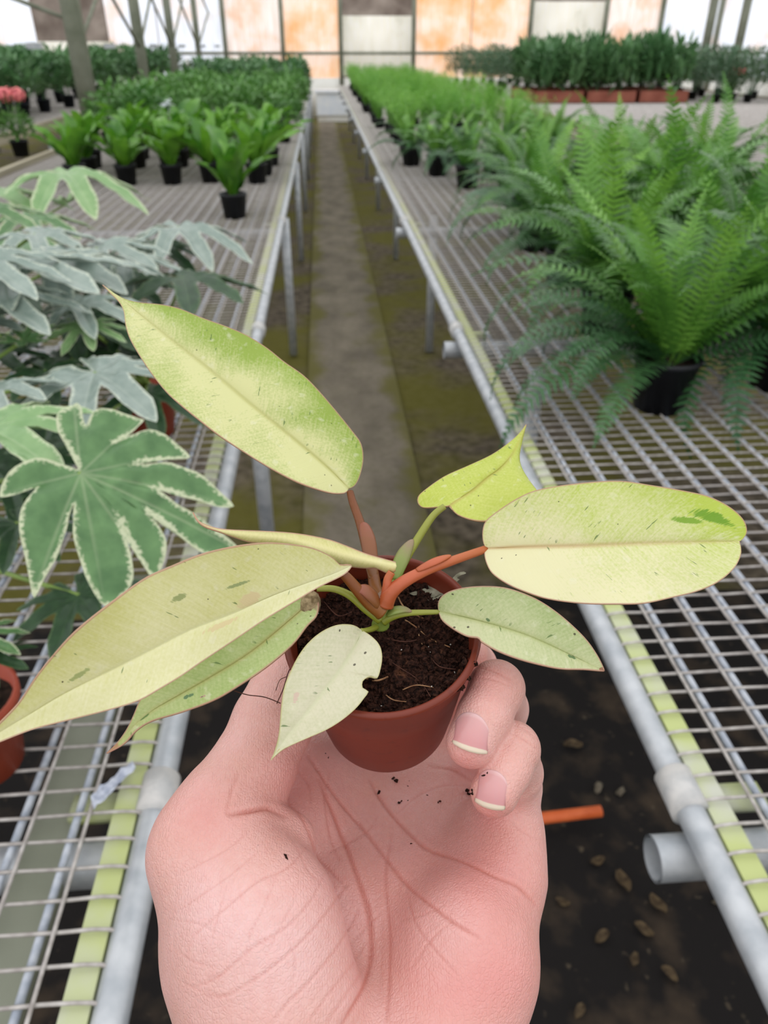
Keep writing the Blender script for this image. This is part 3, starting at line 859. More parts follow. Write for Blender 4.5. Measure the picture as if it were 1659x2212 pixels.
# other leaves: (plant, centre px, depth, tip px, depth, material, variant, roll, droop)
for pl, cp, cz, tp, tz, mk, v, roll, dr in [
    (fb, (205, 805), .92, (330, 865), .84, 'fatsia_sheen', 0, 0, .2), (fc, (-10, 840), .86, (100, 830), .82, 'fatsia_sheen', 1, 0, .25),
    (fb, (165, 655), 1.06, (325, 628), 1.08, 'fatsia_sheen', 2, 0, .3), (fd, (10, 570), 1.06, (205, 590), .98, 'fatsia_sheen', 0, 0, .15), (fd, (150, 690), 1.2, (300, 720), 1.14, 'fatsia_shaded', 0, 0, .2), (fb, (260, 760), 1.25, (340, 800), 1.2, 'fatsia_shaded', 1, 0, .2), (fd, (40, 520), 1.4, (170, 540), 1.36, 'fatsia', 2, 0, .2), (fe, (260, 600), 1.45, (350, 640), 1.4, 'fatsia_shaded', 0, 0, .2), (fc, (70, 1000), 1.05, (200, 1060), 1.0, 'fatsia_shaded', 1, 0, .2), (fd, (-40, 450), 1.5, (80, 470), 1.46, 'fatsia', 0, 0, .2),
    (fd, (75, 505), 1.26, (190, 520), 1.22, 'fatsia_sheen', 1, 0, .2), (fd, (210, 535), 1.28, (330, 545), 1.22, 'fatsia_sheen', 2, -.1, .25),
    (fe, (385, 490), 1.56, (540, 500), 1.52, 'fatsia_sheen', 0, 0, .4), (fb, (395, 600), 1.34, (540, 625), 1.26, 'fatsia_shaded', 1, .1, .2),
    (ff, (140, 372), 1.95, (310, 388), 1.9, 'fatsia_light', 2, 0, .4), (ff, (-20, 415), 1.95, (90, 430), 1.85, 'fatsia_light', 0, 0, .3),
    (fd, (-30, 640), .98, (120, 690), .92, 'fatsia_sheen', 1, 0, .2), (fd, (110, 560), 1.16, (290, 600), 1.1, 'fatsia_sheen', 1, 0, .2), (fc, (-60, 560), .96, (70, 610), .9, 'fatsia_sheen', 2, 0, .2), (fe, (270, 560), 1.38, (370, 590), 1.32, 'fatsia_sheen', 1, 0, .3),
    (fb, (250, 690), 1.22, (330, 740), 1.18, 'fatsia_shaded', 2, 0, .2), (fc, (100, 800), 1.0, (210, 830), .97, 'fatsia_shaded', 1, 0, .2),
    (ff, (145, 440), 2.1, (195, 425), 2.1, 'fatsia_light', 1, 0, -.5), (fc, (48, 735), .98, (110, 760), .96, 'fatsia', 0, 0, -.3),
    (fb, (185, 705), 1.05, (205, 745), 1.0, 'fatsia_light', 1, 0, .2), (fc, (-30, 925), .74, (120, 985), .66, 'fatsia_light', 2, 0, .2),
    (fc, (170, 1285), .78, (240, 1370), .72, 'fatsia_shaded', 1, 0, .2), (fa, (-30, 1425), .72, (45, 1420), .70, 'fatsia_shaded', 0, 0, .3),
    (fa, (-60, 1380), .72, (30, 1390), .70, 'fatsia', 2, 0, .3), (fb, (318, 850), 1.25, (338, 915), 1.15, 'fatsia_shaded', 2, 0, .3),
    (fd, (-60, 690), 1.0, (85, 660), 1.02, 'fatsia_sheen', 2, 0, .2), (fc, (60, 880), .95, (170, 900), .93, 'fatsia_shaded', 0, 0, .2),
    (fd, (-20, 760), 1.1, (60, 790), 1.05, 'fatsia_shaded', 1, 0, .2), (fb, (130, 770), 1.15, (240, 780), 1.1, 'fatsia_shaded', 2, 0, .2),
    (fc, (40, 1130), .85, (120, 1190), .8, 'fatsia_shaded', 2, 0, .2), (fd, (60, 640), 1.3, (200, 670), 1.25, 'fatsia_shaded', 1, 0, .2),
    (fe, (330, 530), 1.62, (420, 560), 1.55, 'fatsia_shaded', 2, 0, .3), (ff, (60, 470), 1.75, (180, 480), 1.7, 'fatsia', 1, 0, .3),
    (fc, (-20, 1000), .8, (60, 1040), .78, 'fatsia_shaded', 1, 0, .25), (fc, (20, 1050), .95, (150, 1090), .92, 'fatsia_shaded', 0, 0, .25), (fb, (90, 960), 1.3, (260, 960), 1.25, 'fatsia_shaded', 1, 0, .25)]:
    palm_leaf(pl, cp, cz, tp, tz, mk, v, roll, dr)
# ------------------------------------------------------------------ the held plant: pot, soil, leaves
def unit(v): return v / np.linalg.norm(v)
RIMC = P(825, 1357, .212)
rr = unit(ray(825, 1357))
upv = unit(CU - rr * (CU @ rr)); rgt = unit(np.cross(rr, upv))
EL = math.radians(54.5)
AX = unit(-rr * math.sin(EL) + (upv * math.cos(EL) - rgt * .035))
PE1 = unit(rgt - AX * (rgt @ AX)); PE2 = np.cross(AX, PE1)
PH, PR1, PR0 = .050, .0272, .0204
BASEC = RIMC - AX * PH
def potp(x, y, h): return BASEC + PE1 * x + PE2 * y + AX * h
ROOT = empty('potted_plant', RIMC, label='small plant with pale yellow-green leaves in a little brown pot, held in the hand', cat='plant')
m, nt, b_ = new_mat('red_brown_plastic', .42, .4)
o = gcoord(nt); f = tex(nt, o, 260, 3)
nt.links.new(mixc(nt, rng(nt, f, .6, .72), srgb(116, 46, 28), srgb(102, 40, 26)), b_.inputs['Base Color'])
bump(nt, b_, tex(nt, o, 90, 2), .08, .0006)
MAT['heropot'] = m
h = PH
def Rp(z): return PR0 + (PR1 - PR0) * z / PH
prof = [(.0001, .0), (PR0 - .002, 0), (PR0 - .0004, .0005), (PR0, .0016), (Rp(.012), .012), (Rp(.03), .03), (Rp(.0395), .0395), (Rp(.0398) + .0003, .0400), (Rp(.0402) + .0006, .0406), (Rp(.0465) + .0006, .0465),
        (PR1 + .0006, .0475), (PR1 + .0011, .0482), (PR1 + .0012, .0492), (PR1 + .0006, .0499), (PR1 - .0002, .05), (PR1 - .0008, .0495), (PR1 - .0011, .048), (Rp(.03) - .0012, .03), (PR0 - .0012, .004), (.0001, .004)]
MB().lathe(prof, 96, BASEC, (PE1, PE2, AX)).build('pot', MAT['heropot'], ROOT)
# soil
SH = .0425
def soil_h(x, y):
    v = Vector((x * 130, y * 130, 3.3))
    return SH + .0016 * mnoise.fractal(v * .5, 1, 2, 2) + .0011 * mnoise.fractal(v * 2.2, 1, 2, 3) - .0016 * max(0, (x * x + y * y) / PR1 ** 2 - .5)
m, nt, b_ = new_mat('dark_coir_soil', .92, .12)
o = gcoord(nt); f = tex(nt, o, 900, 4); f2 = tex(nt, o, 260, 3)
c = mixc(nt, rng(nt, f, .35, .7), srgb(26, 15, 12), srgb(74, 46, 36))
c = mixc(nt, rng(nt, f2, .62, .72), c, srgb(98, 62, 44))
nt.links.new(c, b_.inputs['Base Color']); bump(nt, b_, f, .9, .002)
MAT['coir'] = m
b = MB(); vs = [potp(0, 0, soil_h(0, 0))]; nr, na = 44, 150
for j in range(1, nr + 1):
    for k in range(na):
        a = 2 * math.pi * k / na; q = (Rp(SH) - .0012) * j / nr
        x, y = q * math.cos(a), q * math.sin(a); vs.append(potp(x, y, soil_h(x, y)))
fs = [(0, 1 + k, 1 + (k + 1) % na) for k in range(na)]
for j in range(nr - 1):
    for k in range(na):
        a, c_ = 1 + j * na + k, 1 + j * na + (k + 1) % na
        fs.append((a, a + na, c_ + na, c_))
b.add(vs, fs); SOIL = b.build('soil', MAT['coir'], ROOT)
rs = random.Random(4)
def lump(b, c, r, seed, sq=1.0):
    rn = random.Random(seed); vs = []; n1, n2 = 5, 6
    M = np.array([[rn.gauss(0, 1) for _ in range(3)] for _ in range(3)]); Q, _ = np.linalg.qr(M)
    for j in range(n1):
        ph = math.pi * (j + .5) / n1
        for k in range(n2):
            th = 2 * math.pi * k / n2
            d = np.array([math.sin(ph) * math.cos(th), math.sin(ph) * math.sin(th) * sq, math.cos(ph) * 1.3])
            vs.append(c + Q @ d * r * rn.uniform(.6, 1.25))
    fs = [(j * n2 + k, j * n2 + (k + 1) % n2, (j + 1) * n2 + (k + 1) % n2, (j + 1) * n2 + k) for j in range(n1 - 1) for k in range(n2)]
    fs += [tuple(range(n2))[::-1], tuple((n1 - 1) * n2 + k for k in range(n2))]
    b.add(vs, fs)
g = MB(); g.smooth = False
for k in range(1700):
    a = rs.uniform(0, 6.283); q = (PR1 - .0022) * math.sqrt(rs.random()); x, y = q * math.cos(a), q * math.sin(a)
    lump(g, potp(x, y, soil_h(x, y) + rs.uniform(-.0002, .0005)), rs.choice([.0004, .0006, .0009, .0012]) * rs.uniform(.7, 1.3), k, rs.uniform(.4, 1))
for k in range(26):                        # crumbs heaped at the right rim
    a = rs.uniform(-.25, -.75); q = PR1 * rs.uniform(.9, 1.03); lump(g, potp(q * math.cos(a), q * math.sin(a), .0475 + rs.uniform(-.002, .0015)), rs.uniform(.0005, .0011), 5000 + k)
g.build('soil_granules', MAT['coir'], ROOT, kind='stuff')
MAT['perlite'] = noisy('perlite', srgb(190, 184, 176), srgb(226, 222, 214), 900, .8, .3)
g = MB(); g.smooth = False
for k in range(46):
    a = rs.uniform(0, 6.283); q = (PR1 - .002) * math.sqrt(rs.random()); x, y = q * math.cos(a), q * math.sin(a)
    lump(g, potp(x, y, soil_h(x, y) + .0005), rs.uniform(.00012, .0003), 9000 + k)
g.build('perlite_grains', MAT['perlite'], ROOT, kind='stuff')
MAT['root'] = noisy('dry_root', srgb(120, 82, 56), srgb(176, 136, 100), 300, .8, .2)
MAT['rootdark'] = noisy('dark_root', srgb(60, 36, 30), srgb(92, 58, 46), 300, .8, .2)
def soil_px(px, py, lift=.0006):           # point of the soil plane under a pixel
    r = ray(px, py); t = ((potp(0, 0, SH) - EYE) @ AX) / (r @ AX); return EYE + r * (t - lift)
for pts, rad, mk in [([(868, 1335), (895, 1352), (930, 1380), (972, 1398)], .00022, 'root'), ([(860, 1290), (880, 1318), (945, 1350)], .00025, 'root'), ([(830, 1420), (860, 1440), (905, 1470), (930, 1505)], .00016, 'rootdark'),
                     ([(790, 1466), (815, 1470), (838, 1462)], .00028, 'root'), ([(905, 1340), (905, 1372), (912, 1392)], .00016, 'root'), ([(832, 1500), (850, 1512), (878, 1516)], .00016, 'root'), ([(836, 1380), (880, 1386), (930, 1374)], .00018, 'rootdark'),
                     ([(930, 1420), (950, 1440), (985, 1446)], .00018, 'rootdark'), ([(700, 1300), (730, 1330), (760, 1322)], .0002, 'rootdark'), ([(870, 1490), (900, 1480), (940, 1486)], .00018, 'root')]:
    q = catmull([soil_px(*p_, lift=.0006 + .0014 * (i % 2)) for i, p_ in enumerate(pts)], 6)
    MB().tube(q, rad, 6).build('root', MAT[mk], ROOT)
# dried papery scrap on the soil (zoomed: pale, crumpled)
b = MB(); vs = []; nx, ny = 12, 8
for j in range(ny + 1):
    for i in range(nx + 1):
        u, v = i / nx, j / ny
        px = 902 + 100 * u - 14 * v + 8 * math.sin(v * 7); py = 1272 - 34 * u ** 2 + (20 * math.sin(u * 3) + 14) * v - 8 * math.sin(u * 9)
        vs.append(soil_px(px, py, .0008 + .0012 * mnoise.noise(Vector((u * 5, v * 4, 1)))))
b.add(vs, [(j * (nx + 1) + i, j * (nx + 1) + i + 1, (j + 1) * (nx + 1) + i + 1, (j + 1) * (nx + 1) + i) for j in range(ny) for i in range(nx)])
MAT['husk'] = noisy('dry_husk', srgb(118, 114, 96), srgb(168, 164, 144), 320, .8, .2, bmp=.4)
b.build('dried_leaf_scrap', MAT['husk'], ROOT, label='grey papery scrap of dead leaf')

# ---- leaf material
def leaf_mat(name, cream, green, k, brown=None, fleck=.66, margin=srgb(196, 142, 126), rib=None, rough=.36, spots=(), transl=.25, speck=.06):
    """k = (bias, noise, across, along, side): how green runs over the blade"""
    m, nt, b = new_mat(name, rough, .45)
    sp = nd(nt, 'ShaderNodeSeparateXYZ')
    nt.links.new(nd(nt, 'ShaderNodeAttribute', attribute_name='luv').outputs['Vector'], sp.inputs[0])
    u, v, e = sp.outputs
    met = nd(nt, 'ShaderNodeAttribute', attribute_name='met').outputs['Vector']
    ms = nd(nt, 'ShaderNodeSeparateXYZ'); nt.links.new(met, ms.inputs[0])
    av = mth(nt, 'ABSOLUTE', v)
    n1 = tex(nt, met, 48, 4)
    cb = nd(nt, 'ShaderNodeCombineXYZ')
    q = mth(nt, 'SUBTRACT', ms.outputs[0], mth(nt, 'MULTIPLY', mth(nt, 'ABSOLUTE', ms.outputs[1]), .8))
    nt.links.new(mth(nt, 'MULTIPLY', q, 9.0), cb.inputs[0]); nt.links.new(ms.outputs[1], cb.inputs[1])
    vein = tex(nt, cb.outputs[0], 170, 3)
    gr = tex(nt, met, 1300, 3)
    f = mth(nt, 'ADD', mth(nt, 'MULTIPLY', mth(nt, 'SUBTRACT', n1, .5), k[1]), k[0])
    f = mth(nt, 'ADD', f, mth(nt, 'MULTIPLY', av, k[2]))
    f = mth(nt, 'ADD', f, mth(nt, 'MULTIPLY', u, k[3]))
    f = mth(nt, 'ADD', f, mth(nt, 'MULTIPLY', v, k[4]))
    f = mth(nt, 'ADD', f, mth(nt, 'MULTIPLY', mth(nt, 'SUBTRACT', gr, .5), 1.05))
    f = mth(nt, 'ADD', f, mth(nt, 'MULTIPLY', mth(nt, 'SUBTRACT', vein, .5), .8), True)
    c = mixc(nt, f, cream, green)
    pale = tex(nt, met, 330, 3)
    c = mixc(nt, mth(nt, 'MULTIPLY', rng(nt, pale, .60, .74), .4), c, srgb(244, 240, 214))
    # rib
    w = mth(nt, 'ABSOLUTE', ms.outputs[1])
    ribf = mth(nt, 'MULTIPLY', rng(nt, w, .0002, .0011, 1, 0), .7)
    c = mixc(nt, mth(nt, 'MULTIPLY', ribf, rng(nt, u, 0, 1, 1, .35)), c, rib or srgb(200, 186, 122))
    # dark green flecks along the veins
    fl = tex(nt, cb.outputs[0], 120, 2, (1, 2.2, 1), .5)
    fl2 = tex(nt, met, 95, 1)
    ff_ = mth(nt, 'MULTIPLY', rng(nt, fl, fleck, fleck + .03), rng(nt, fl2, .54, .6))
    c = mixc(nt, mth(nt, 'MULTIPLY', ff_, .75), c, srgb(84, 118, 48))
    for (su, sv, ru, rv, col) in spots:
        du = mth(nt, 'DIVIDE', mth(nt, 'SUBTRACT', u, su), ru); dv = mth(nt, 'DIVIDE', mth(nt, 'SUBTRACT', v, sv), rv)
        d = mth(nt, 'ADD', mth(nt, 'MULTIPLY', du, du), mth(nt, 'MULTIPLY', dv, dv))
        d = mth(nt, 'ADD', d, mth(nt, 'MULTIPLY', mth(nt, 'SUBTRACT', vein, .5), 2.6))
        c = mixc(nt, rng(nt, d, .55, 1.0, .92, 0), c, col)
    vo = nd(nt, 'ShaderNodeTexVoronoi'); vo.inputs['Scale'].default_value = 300
    nt.links.new(met, vo.inputs['Vector'])
    sv_ = nd(nt, 'ShaderNodeSeparateColor'); nt.links.new(vo.outputs['Color'], sv_.inputs[0])
    sk = mth(nt, 'MULTIPLY', mth(nt, 'LESS_THAN', vo.outputs['Distance'], speck), mth(nt, 'GREATER_THAN', sv_.outputs[0], .87))
    c = mixc(nt, mth(nt, 'MULTIPLY', sk, .85), c, srgb(62, 50, 30))
    c = mixc(nt, rng(nt, e, .16, .42, .8, 0), c, margin)
    nt.links.new(c, b.inputs['Base Color'])
    hs = mth(nt, 'ADD', mth(nt, 'MULTIPLY', vein, .7), mth(nt, 'MULTIPLY', pale, .5))
    bump(nt, b, hs, .22, .0005)
    b.inputs['Coat Weight'].default_value = 0.0
    translucent(m, nt, b, c, transl)
    return m
VS = np.array([-1, -.985, -.96, -.9, -.78, -.62, -.45, -.28, -.14, -.06, -.02, .0, .02, .06, .14, .28, .45, .62, .78, .9, .96, .985, 1])
def resamp(pl, ts):
    pl = np.asarray(pl, float); s = np.r_[0, np.cumsum(np.hypot(*np.diff(pl, axis=0).T))]; s /= s[-1]
    return np.column_stack([np.interp(ts, s, pl[:, 0]), np.interp(ts, s, pl[:, 1])])
def hero_leaf(A, Mi, B, zb, zt, mat, arch=0., tilt=0., fold=.002, bulge=0., rib=.0006, wave=0., label=None, smooth=4, ns=72, thick=.00045, zfun=None, name='leaf'):
    """A, Mi, B: edge, midrib, edge in pixels from base to tip; depth runs from zb at the base to zt at the tip"""
    ts = np.linspace(0, 1, ns); ts = .55 * ts + .45 * (1 - np.cos(math.pi * ts)) / 2
    cm = lambda q: catmull(q, smooth) if smooth > 1 else np.asarray(q, float)
    A, M, B = resamp(cm(A), ts), resamp(cm(Mi), ts), resamp(cm(B), ts)
    wpx = np.hypot(*(A - B).T) / 2; wr = wpx / wpx.max()
    vs, luv, met = [], [], []
    Lm = np.hypot(*np.diff(M, axis=0).T).sum()
    for i, u in enumerate(ts):
        zc = zb + (zt - zb) * u + arch * 4 * u * (1 - u) if zfun is None else zfun(u)
        mm = zc / FPX * 1000
        for v in VS:
            p = M[i] + (B[i] - M[i]) * v if v >= 0 else M[i] + (A[i] - M[i]) * (-v)
            a = abs(v)
            z = zc + wr[i] * (tilt * v - fold * (.55 * a ** 1.6 + .45 * (1 - math.exp(-a * 7))) + bulge * a ** 2.0) + rib * math.exp(-(a * wpx[i] * mm / 1.1) ** 2) * min(1, wr[i] * 2)
            if wave: z += wave * wr[i] * a * a * math.sin(u * 17 + (2 if v > 0 else 0))
            vs.append(P(p[0], p[1], z))
            half = (np.hypot(*(B[i] - M[i])) if v >= 0 else np.hypot(*(A[i] - M[i])))
            luv.append((u, v, (1 - a) * half * mm)); met.append((u * Lm * mm / 1000, v * half * mm / 1000, 0))
    k = len(VS); b = MB()
    b.add(vs, [(i * k + j, i * k + j + 1, (i + 1) * k + j + 1, (i + 1) * k + j) for i in range(ns - 1) for j in range(k - 1)])
    b.attr['luv'] = ('FLOAT_VECTOR', luv); b.attr['met'] = ('FLOAT_VECTOR', met)
    o = b.build(name, mat, ROOT, label=label)
    md = o.modifiers.new('thickness', 'SOLIDIFY'); md.thickness = thick; md.offset = 0
    return o
Z1 = lambda q: [(200 + x / 2.37, 600 + y / 2.37) for x, y in q]
Z2 = lambda q: [(840 + x / 2.0256, 900 + y / 2.0256) for x, y in q]
Z3 = lambda q: [(x / 2.183, 1150 + y / 2.183) for x, y in q]
Z4 = lambda q: [(550 + x / 2.37, 1150 + y / 2.37) for x, y in q]
YG, CRM = srgb(176, 196, 84), srgb(226, 226, 160)
# upper left leaf
hero_leaf(Z1([(1316, 1080), (1345, 1062), (1370, 1010), (1386, 930), (1375, 850), (1330, 785), (1250, 685), (1160, 580), (1080, 500), (980, 430), (900, 365), (800, 300), (700, 255), (560, 205), (450, 160), (350, 138), (240, 128), (170, 112), (120, 88), (80, 62), (52, 38)]),
          Z1([(1312, 1080), (1190, 960), (1000, 800), (800, 640), (700, 555), (560, 440), (400, 315), (250, 195), (150, 112), (90, 68), (52, 38)]),
          Z1([(1308, 1086), (1290, 1104), (1230, 1106), (1150, 1086), (1050, 1050), (950, 1000), (850, 942), (740, 872), (640, 805), (550, 735), (460, 662), (380, 590), (300, 490), (240, 400), (190, 312), (168, 240), (160, 175), (135, 125), (90, 80), (52, 38)]),
          .238, .262, leaf_mat('leaf_upper_left', srgb(226, 225, 164), srgb(160, 184, 76), (-.28, 2.0, .80, .34, -.34), rib=srgb(196, 194, 118)), arch=-.004, tilt=-.006, fold=.0036, rib=.0003, wave=.0012,
          label='long upright leaf pointing to the upper left, greener along its upper edge')
# big right leaf
hero_leaf(Z2([(425, 575), (412, 545), (410, 500), (425, 455), (480, 410), (560, 358), (650, 320), (800, 295), (1000, 281), (1150, 300), (1300, 326), (1400, 350), (1490, 395), (1550, 450), (1566, 500), (1553, 530), (1540, 543)]),
          Z2([(427, 577), (600, 570), (850, 565), (1100, 555), (1350, 549), (1537, 545)]),
          Z2([(428, 580), (418, 600), (428, 645), (455, 690), (520, 735), (600, 770), (700, 800), (850, 819), (1000, 822), (1120, 818), (1250, 790), (1350, 765), (1440, 725), (1510, 665), (1538, 610), (1540, 575), (1534, 547)]),
          .216, .200, leaf_mat('leaf_right', srgb(240, 235, 190), srgb(194, 211, 84), (-.30, 1.0, .16, 1.0, -.34), rib=srgb(210, 172, 118), spots=[(.84, -.62, .085, .13, srgb(112, 162, 16)), (.76, -.45, .06, .07, srgb(130, 172, 34))]), arch=-.003, tilt=-.004, fold=.003, rib=.0003, wave=.0008,
          label='broad rounded leaf on the right with a red stalk and a dark green streak')
# small upper right leaf pointing away
hero_leaf(Z2([(258, 393), (200, 398), (150, 399), (128, 382), (126, 355), (150, 328), (240, 265), (350, 215), (450, 168), (530, 112), (575, 70), (600, 36)]),
          Z2([(262, 392), (320, 352), (370, 320), (430, 268), (480, 232), (530, 180), (570, 110), (600, 36)]),
          Z2([(266, 392), (300, 430), (370, 455), (440, 459), (520, 448), (600, 410), (645, 375), (656, 340), (620, 290), (582, 230), (570, 180), (580, 115), (600, 36)]),
          .226, .262, leaf_mat('leaf_upper_right', srgb(216, 220, 122), srgb(188, 202, 64), (.45, .9, .1, .2, 0), rib=srgb(190, 168, 84)), arch=-.004, tilt=-.006, fold=.006, wave=.0006,
          label='small yellow-green leaf at the upper right with its pointed tip turned up')
# lower right leaf
hero_leaf(Z2([(218, 850), (216, 815), (232, 785), (270, 762), (340, 746), (430, 741), (520, 750), (620, 785), (700, 830), (780, 892), (860, 970), (910, 1040), (938, 1095), (943, 1112)]),
          Z2([(219, 852), (400, 895), (600, 955), (780, 1036), (880, 1085), (941, 1114)]),
          Z2([(218, 856), (232, 892), (280, 930), (340, 962), (392, 970), (402, 985), (470, 1025), (560, 1060), (650, 1085), (750, 1105), (850, 1108), (900, 1112), (938, 1116)]),
          .211, .199, leaf_mat('leaf_lower_right', srgb(212, 214, 168), srgb(172, 188, 122), (.15, 1.3, .25, .05, -.2), rib=srgb(188, 196, 128), spots=[(.80, .12, .03, .10, srgb(96, 126, 80)), (.29, -.1, .013, .05, srgb(96, 126, 80)), (.985, 0, .02, .9, srgb(158, 110, 80))], speck=.10), arch=-.003, tilt=-.003, fold=.0022, rib=.0002,
          label='grey-green leaf at the lower right, its edge nicked beside the pot rim')
# leaf under the big left one
hero_leaf([(672, 1281), (655, 1280), (600, 1296), (540, 1316), (480, 1350), (420, 1392), (360, 1442), (322, 1484), (302, 1512), (290, 1540), (275, 1572), (256, 1600), (232, 1626)],
          [(680, 1292), (620, 1345), (540, 1410), (460, 1460), (380, 1506), (330, 1535), (290, 1568), (262, 1600), (231, 1627)],
          Z3([(1484, 292), (1503, 330), (1494, 395), (1450, 442), (1380, 532), (1250, 642), (1100, 742), (1000, 797), (850, 852), (720, 890), (645, 936), (585, 1000), (505, 1044)]),
          .206, .184, leaf_mat('leaf_under_left', srgb(204, 212, 150), srgb(164, 186, 104), (.4, 1.2, .15, 0, .1), spots=[(.0, .45, .07, 1.0, srgb(164, 142, 108)), (.585, .62, .012, .055, srgb(196, 158, 140)), (.585, .62, .005, .022, srgb(48, 34, 30)), (.62, .30, .022, .10, srgb(92, 128, 84)), (.80, .1, .025, .14, srgb(104, 136, 74)), (.975, 0, .035, 1.4, srgb(186, 142, 96))]), arch=-.002, tilt=-.002, fold=.002, rib=.0002,
          label='green leaf beneath the large left leaf, brown and dried at its base')
# front small leaf over the pot
hero_leaf(Z4([(548, 502), (500, 474), (420, 474), (340, 510), (270, 570), (220, 640), (180, 720), (150, 800), (136, 900), (130, 980), (120, 1060), (98, 1135), (84, 1166)]),
          Z4([(550, 506), (480, 640), (380, 780), (270, 920), (180, 1030), (120, 1110), (84, 1166)]),
          Z4([(555, 505), (600, 535), (640, 580), (653, 640), (642, 710), (626, 750), (604, 738), (575, 745), (552, 765), (553, 800), (583, 816), (560, 850), (520, 900), (450, 960), (370, 1010), (280, 1050), (200, 1085), (140, 1116), (84, 1166)]),
          .205, .180, leaf_mat('leaf_front', srgb(226, 221, 192), srgb(198, 200, 154), (.02, .9, .25, .05, 0), fleck=.66, margin=srgb(206, 198, 140), rib=srgb(214, 216, 176), spots=[(.93, .25, .02, .16, srgb(206, 186, 130)), (.60, -.55, .035, .10, srgb(222, 196, 178))], speck=.10), arch=-.0035, tilt=.001, fold=-.0006, smooth=3,
          label='small grey-green leaf hanging over the front of the pot with a bite out of its edge')
# large left leaf towards the camera
hero_leaf(Z3([(1655, 152), (1630, 150), (1600, 151), (1560, 112), (1480, 75), (1380, 56), (1250, 48), (1100, 66), (950, 102), (800, 162), (680, 217), (550, 310), (420, 410), (330, 490), (250, 580), (170, 680), (90, 800), (0, 895), (-80, 975), (-170, 1050)]),
          Z3([(1656, 156), (1560, 200), (1300, 292), (1100, 382), (900, 458), (700, 560), (500, 660), (300, 760), (150, 850), (0, 940), (-90, 1000), (-170, 1050)]),
          Z3([(1658, 162), (1620, 202), (1500, 262), (1400, 322), (1250, 412), (1100, 512), (950, 612), (850, 682), (750, 742), (650, 797), (500, 842), (300, 892), (150, 932), (0, 990), (-90, 1025), (-170, 1050)]),
          .202, .158, leaf_mat('leaf_left', srgb(244, 240, 196), srgb(222, 220, 146), (.35, 1.2, .12, .05, -.22), fleck=.69, rib=srgb(240, 238, 196), spots=[(.405, -.52, .02, .05, srgb(166, 176, 116)), (.27, -.40, .03, .03, srgb(160, 172, 118)), (.68, -.22, .03, .06, srgb(176, 186, 122)), (.255, -.1, .03, .12, srgb(232, 214, 168)), (.33, .25, .05, .10, srgb(232, 214, 164))]), arch=-.006, tilt=.004, fold=.0045, rib=-.0004, wave=.0008,
          label='large pale yellow leaf reaching out of the picture at the left')
# rolled young leaf
hero_leaf(Z1([(1552, 1458), (1480, 1438), (1400, 1415), (1300, 1375), (1200, 1340), (1050, 1312), (900, 1300), (680, 1290), (590, 1270), (540, 1243), (515, 1203)]),
          Z1([(1556, 1475), (1420, 1450), (1280, 1415), (1150, 1378), (1000, 1338), (850, 1322), (720, 1308), (620, 1288), (550, 1255), (515, 1203)]),
          Z1([(1550, 1498), (1520, 1515), (1450, 1486), (1390, 1486), (1290, 1472), (1150, 1426), (1000, 1378), (850, 1358), (800, 1352), (730, 1330), (650, 1302), (575, 1276), (535, 1243), (515, 1203)]),
          .205, .232, leaf_mat('leaf_rolled', srgb(234, 226, 166), srgb(206, 206, 116), (.05, .7, .3, .25, .1), fleck=.8, margin=srgb(206, 150, 134), rib=srgb(232, 224, 164)), arch=0, tilt=-.002, fold=0, bulge=.0045, rib=0,
          label='narrow young leaf still rolled lengthwise')

# ---- stem, stalks and sheaths
def stalk_mat(name, c0, c1, c2):
    m, nt, b = new_mat(name, .38, .45)
    t = nd(nt, 'ShaderNodeAttribute', attribute_name='along').outputs['Fac']
    n_ = tex(nt, gcoord(nt), 420, 3)
    t = mth(nt, 'ADD', t, mth(nt, 'MULTIPLY', mth(nt, 'SUBTRACT', n_, .5), .45), True)
    r = nd(nt, 'ShaderNodeValToRGB')
    r.color_ramp.elements[0].color = c0; r.color_ramp.elements[1].color = c2
    e = r.color_ramp.elements.new(.45); e.color = c1
    nt.links.new(t, r.inputs[0]); nt.links.new(r.outputs[0], b.inputs['Base Color'])
    b.inputs['Roughness'].default_value = .42
    bump(nt, b, n_, .15, .0004)
    return m
def stalk(pts, w0, w1, mat, name='petiole', label=None, n=14, squash=None, par=None):
    """pts: (px, py, depth) from stem to blade; widths in pixels"""
    q = catmull([pxc(*p_) for p_ in pts], 6); m_ = len(q)
    q = cam2world(q); z = (q - EYE) @ CF
    t = np.linspace(0, 1, m_)
    rad = (w0 + (w1 - w0) * t ** .7) / 2 * z / FPX
    b = MB().tube(q, rad, n, True, squash)
    b.attr['along'] = ('FLOAT', np.repeat(t, n))
    return b.build(name, mat, par or ROOT, label=label)
def sheath(pts, w, mat, par):
    q = catmull([pxc(*p_) for p_ in pts], 6); m_ = len(q); q = cam2world(q); z = (q - EYE) @ CF
    t = np.linspace(0, 1, m_); rad = w / 2 * z / FPX * np.maximum(.06, np.sin(math.pi * (.12 + .87 * t)) ** .7)
    b = MB().tube(q, rad, 10, True, .45); b.attr['along'] = ('FLOAT', np.repeat(t, 10))
    return b.build('sheath', mat, par, origin=ROOT.location)
MG = stalk_mat('stalk_green', srgb(122, 128, 36), srgb(136, 140, 48), srgb(146, 148, 66))
MO = stalk_mat('stalk_orange', srgb(128, 78, 26), srgb(120, 64, 18), srgb(108, 56, 14))
MRD = stalk_mat('stalk_red', srgb(160, 78, 40), srgb(184, 92, 58), srgb(178, 98, 54))
MS = stalk_mat('sheath_olive', srgb(122, 76, 34), srgb(126, 74, 40), srgb(140, 76, 60))
MSG = stalk_mat('sheath_green', srgb(118, 138, 54), srgb(132, 142, 74), srgb(142, 112, 96))
